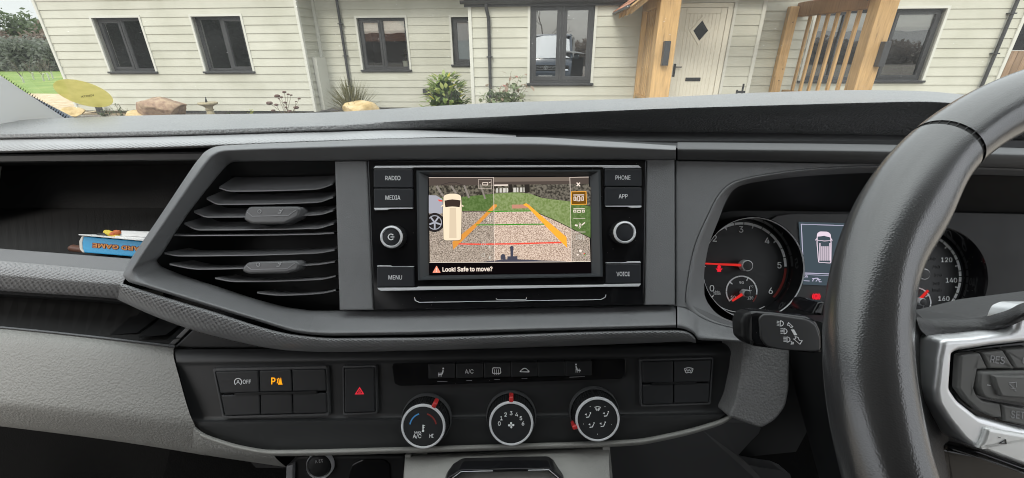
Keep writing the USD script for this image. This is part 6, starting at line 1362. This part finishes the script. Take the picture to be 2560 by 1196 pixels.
for k, (x, y) in enumerate(tips):
    s1_, z1_ = hx(x, y, 8.9); dd = r.uniform(-.25, .25)
    c = np.array([[sR + r.normal() * .04, 8.9, 0], [sR * .6 + s1_ * .4, 8.9 + dd * .5, z1_ * .55], [s1_, 8.9 + dd, z1_]]); stems.add(tube(HP(c), [.009, .006, .003], 5))
    for j in range(24):
        t = r.uniform(.35, 1.0); p = (c[0] * (1 - t) ** 2 + 2 * c[1] * t * (1 - t) + c[2] * t * t) + r.normal(size=3) * [.08, .08, .05]
        red = (t > .85 and r.random() < .6) and y < 215
        m_ = "rose_" + (r.choice(["c", "d"]) if red else r.choice(["a", "b", "b", "c"], p=[.4, .3, .2, .1]))
        v, f = bigleaf(p, np.array([r.normal(), r.normal(), r.uniform(-.8, .5)]), np.array([0, 0, 1.]), r.uniform(.10, .16), r.uniform(.055, .085), .2); obj(T, "leaf", MB().add((HP(v), f)), m_, smooth=True)
def fill2_(q, n):
    a = q.uniform(0, 6.283, n); h = q.uniform(0, 1, n); R_ = .42 * q.uniform(0, 1, n) ** .5
    return HP(np.c_[sR + R_ * np.cos(a) * (1.15 - .4 * h), 8.9 + R_ * .6 * np.sin(a), .05 + h * .72])
obj(T, "inner_leaves", leafquads(420, fill2_, .075, 78), "rose_leaf", kind="stuff")
obj(T, "stem", stems, "dry_stem", kind="stuff")
# sundial on a stone baluster
s_, _z = hx(527, 285, 10.3); ztp = hx(527, 257, 10.3)[1]
def hlathe(s, D, prof, n=32):
    t = np.arange(n) * 2 * math.pi / n; V = np.vstack([np.c_[s + r_ * np.cos(t), D + r_ * np.sin(t), np.full(n, z)] for r_, z in prof]); m = len(prof)
    i, j = np.meshgrid(np.arange(m - 1), np.arange(n), indexing="ij"); j2 = (j + 1) % n
    q = np.stack([i * n + j, i * n + j2, (i + 1) * n + j2, (i + 1) * n + j], -1).reshape(-1, 4); k = np.arange(1, n - 1)
    return HP(V), np.vstack([q[:, [0, 1, 2]], q[:, [0, 2, 3]], np.c_[np.zeros(n - 2, int), k + 1, k], np.c_[np.full(n - 2, (m - 1) * n), (m - 1) * n + k, (m - 1) * n + k + 1]])
T = thing("sundial", "weathered stone sundial on a baluster between the boulder and the dried flowers", "sundial")
zz = ztp
obj(T, "baluster", MB().add(hlathe(s_, 10.3, [(.16, .02), (.16, .07), (.09, .10), (.075, .2), (.10, zz * .6), (.075, zz - .16), (.085, zz - .10), (.13, zz - .07)])), "cast_stone", smooth=40)
obj(T, "dial_plate", MB().add(hlathe(s_, 10.3, [(.13, zz - .07), (.205, zz - .035), (.215, zz - .01), (.205, zz + .008), (.17, zz + .012), (.05, zz + .012)])), "cast_stone", smooth=40)
gn = np.array([[s_ - .005, 10.3, zz + .01], [s_ - .005, 10.22, zz + .01], [s_ - .02, 10.3, zz + .135]]); gv = np.vstack([gn, gn + [.012, 0, 0]])
obj(T, "gnomon", MB().add((HP(gv), np.array([[0, 1, 2], [3, 5, 4], [0, 3, 4], [0, 4, 1], [1, 4, 5], [1, 5, 2], [2, 5, 3], [2, 3, 0]]))), "black_iron")
# dried flower heads
T = thing("dried_flowers", "clump of dried brown flower heads on thin stems before the wall corner", "plant")
heads = [(685, 242, .042), (703, 232, .03), (675, 258, .045), (722, 236, .022), (729, 238, .02), (706, 243, .024), (749, 247, .022), (688, 263, .03), (708, 258, .026), (738, 270, .04), (682, 277, .03), (717, 268, .02), (697, 247, .016), (737, 255, .014), (725, 278, .03)]
mb = MB()
for k, (x, y, rr) in enumerate(heads):
    s1_, z1_ = hx(x, y, 10.2); s0_ = hx(712, 285, 10.2)[0] + r.normal() * .09; D_ = 10.2 + r.normal() * .06
    mb.add(tube(HP(np.array([[s0_, D_, .0], [s0_ * .5 + s1_ * .5 + .01, D_, z1_ * .5], [s1_, D_, z1_]])), [.006, .005, .004], 5))
    ic = trimesh.creation.icosphere(3, 1.0); v = np.array(ic.vertices); v = v * (.8 + .4 * meshkit.noise(v * 5 + k))[:, None] * [rr * 1.15, rr * 1.15, rr * .62]
    obj(T, "flower_head", MB().add((HP(v * 1.35 + [s1_, D_, z1_]), np.array(ic.faces))), "dry_flower")
obj(T, "stem", mb, "dry_stem", kind="stuff")
def weed(label, x, y, D, hgt, n, m, seed, wid=.12, cat="plant", stemmat="dry_stem"):
    q = np.random.default_rng(seed); T = thing("small_plant", label, cat); mb = MB(); lv = MB(); s_, _ = hx(x, y, D)
    for k in range(n):
        a = q.uniform(0, 6.3); e_ = q.uniform(.9, 1.5); L = hgt * q.uniform(.5, 1); tip = np.array([s_ + L * math.cos(e_) * math.cos(a) * 1.2, D + L * math.cos(e_) * math.sin(a), .03 + L * math.sin(e_)]); base = np.array([s_ + q.normal() * wid * .3, D + q.normal() * wid * .3, .02])
        mb.add(tube(HP(np.array([base, (base + tip) / 2, tip])), [.004, .003, .002], 4))
        for j in range(7):
            t = q.uniform(.3, 1); lv.add((lambda vf: (HP(vf[0]), vf[1]))(bigleaf(base * (1 - t) + tip * t, np.array([q.normal(), q.normal(), q.normal() * .6]), np.array([0, 0, 1.]), q.uniform(.035, .07), .026)))
    obj(T, "stem", mb, stemmat, kind="stuff"); obj(T, "leaves", lv, m, kind="stuff")
weed("wispy brown-stemmed weed left of the large boulder", 306, 285, 10.3, .42, 9, "weed_leaf", 1)
weed("short dry weed between the wispy weed and the large boulder", 338, 288, 10.2, .25, 6, "weed_leaf", 2)
weed("small grey-green plant beneath the windscreen sticker", 262, 290, 10.1, .28, 16, "weed_leaf", 3, .2)
weed("tiny dry twigs right of the sundial", 572, 285, 10.4, .18, 5, "weed_leaf", 5)
weed("small bright yellow-green sprig before the left wing wall", 628, 285, 10.3, .22, 8, "yellow_leaf", 6, .06)
weed("olive grass tuft on the path's edge at the windscreen's corner", 130, 292, 9.2, .30, 26, "weed_leaf", 8, .4)
x0, y0 = 246, 268; s_, _ = hx(x0, y0, 10.9); zt = hx(x0, 263, 10.9)[1]
T = thing("garden_lamp", "small black box lamp on the bed below the sticker", "lamp"); obj(T, "lamp_body", MB().add(hbox(s_ - .06, s_ + .06, 10.85, 10.95, .03, zt, .01)), "anthracite"); obj(T, "lamp_cap", MB().add(hbox(s_ - .07, s_ + .07, 10.84, 10.96, zt + .002, zt + .03, .006)), "anthracite")
# boot scraper by the door
T = thing("boot_scraper", "black iron boot scraper standing at the foot of the door wall", "boot scraper"); s_, _ = hx(1855, 232, 9.0); zt = hx(1855, 210, 9.0)[1]
obj(T, "post", MB().add(tube(HP(np.array([[s_, 9.0, .02], [s_, 9.0, zt * .6], [s_, 9.0, zt]])), .018, 8)), "black_iron", smooth=60)
obj(T, "scraper_bar", MB().add(hbox(s_ - .10, s_ + .05, 8.98, 9.02, zt - .17, zt - .13, .004)), "black_iron"); obj(T, "side_post", MB().add(tube(HP(np.array([[s_ - .10, 9.0, .02], [s_ - .10, 9.0, zt * .5], [s_ - .10, 9.0, zt - .11]])), .018, 8)), "black_iron", smooth=60)
# potted plant on the kitchen sill, inside
s_, zp_ = hx(1015, 172, D2 + .22); T = thing("potted_plant", "leafy plant in a pale pot standing inside the kitchen window", "plant")
zb = o3[2] + .09
obj(T, "pot", MB().add(hlathe(s_, D2 + .26, [(.06, zb), (.072, zb + .02), (.08, zb + .14), (.083, zb + .15), (.07, zb + .15), (.065, zb + .12)])), "pot_white", smooth=40)
lv = MB()
for k in range(34):
    a = r.uniform(0, 6.3); z = zb + .15 + r.uniform(0, .30); v, f = bigleaf(np.array([s_ + .02 * math.cos(a), D2 + .26 + .02 * math.sin(a), z]), np.array([math.cos(a), math.sin(a), r.uniform(-.3, .6)]), np.array([0, 0, 1.]), r.uniform(.05, .09), .035, .3); lv.add((HP(v), f))
obj(T, "leaves", lv, "weed_leaf", kind="stuff")
obj(T, "stem", MB().add(tube(HP(np.array([[s_, D2 + .26, zb + .1], [s_, D2 + .26, zb + .3], [s_ + .01, D2 + .26, zb + .45]])), .005, 6)), "dry_stem")
# what stands behind the van and shows only in the window panes
hedge("tall dark evergreen row behind the van, mirrored in the left windows", (-50, -17), (-22, -19), 2.5, 7.5, 16000, .40, "evergreen_shade", 31, name="evergreen_row", cat="trees")
hedge("lower brown hedge behind the van, mirrored in the tall window", (-14, -26), (34, -28), 2.0, 2.7, 16000, .28, "hedge_brown", 37)
def bare_tree(x, y, h, seed, label):
    q = np.random.default_rng(seed); T = thing("bare_tree", label, "tree", "bare trees behind the van"); tr = MB(); br = MB()
    def grow(p, d, L, R_, dep, mb):
        pts_ = [p]; 
        for i in range(4):
            d = d + q.normal(size=3) * .14; d /= np.linalg.norm(d); pts_.append(pts_[-1] + d * L / 4)
        mb.add(tube(np.array(pts_), np.linspace(R_, R_ * .6, 5), 6))
        if dep:
            for k in range(3):
                i = q.integers(2, 5); nd = d + q.normal(size=3) * .6; nd[2] = abs(nd[2]) * .7 + .25; nd /= np.linalg.norm(nd); grow(pts_[i], nd, L * q.uniform(.55, .8), R_ * .5, dep - 1, br)
    grow(np.array([x, y, 0.]), np.array([0, 0, 1.]), h * .42, h * .022, 4, tr)
    obj(T, "trunk", tr, "bark", smooth=60); obj(T, "branches", br, "bark", smooth=60, kind="stuff")
bare_tree(-3, -14, 8.5, 51, "bare tree behind the van, mirrored left in the tall window"); bare_tree(7, -16, 9.5, 52, "bare tree behind the van, mirrored right in the tall window"); bare_tree(-13, -16, 7.5, 53, "bare tree before the red-roofed barn, mirrored in the kitchen window")
BARN = thing("barn", "red-roofed barn behind the van, mirrored in the kitchen window", "building")
obj(BARN, "wall", MB().add(boxg((-34, -40, 0), (-10, -34, 2.6))), "bark")
obj(BARN, "roof", MB().add((np.array([[-34.5, -33.6, 2.5], [-9.5, -33.6, 2.5], [-9.5, -37, 6.2], [-34.5, -37, 6.2], [-9.5, -40.4, 2.5], [-34.5, -40.4, 2.5]], float), np.array([[0, 1, 2, 3], [3, 2, 4, 5]]))), "clay_tile")
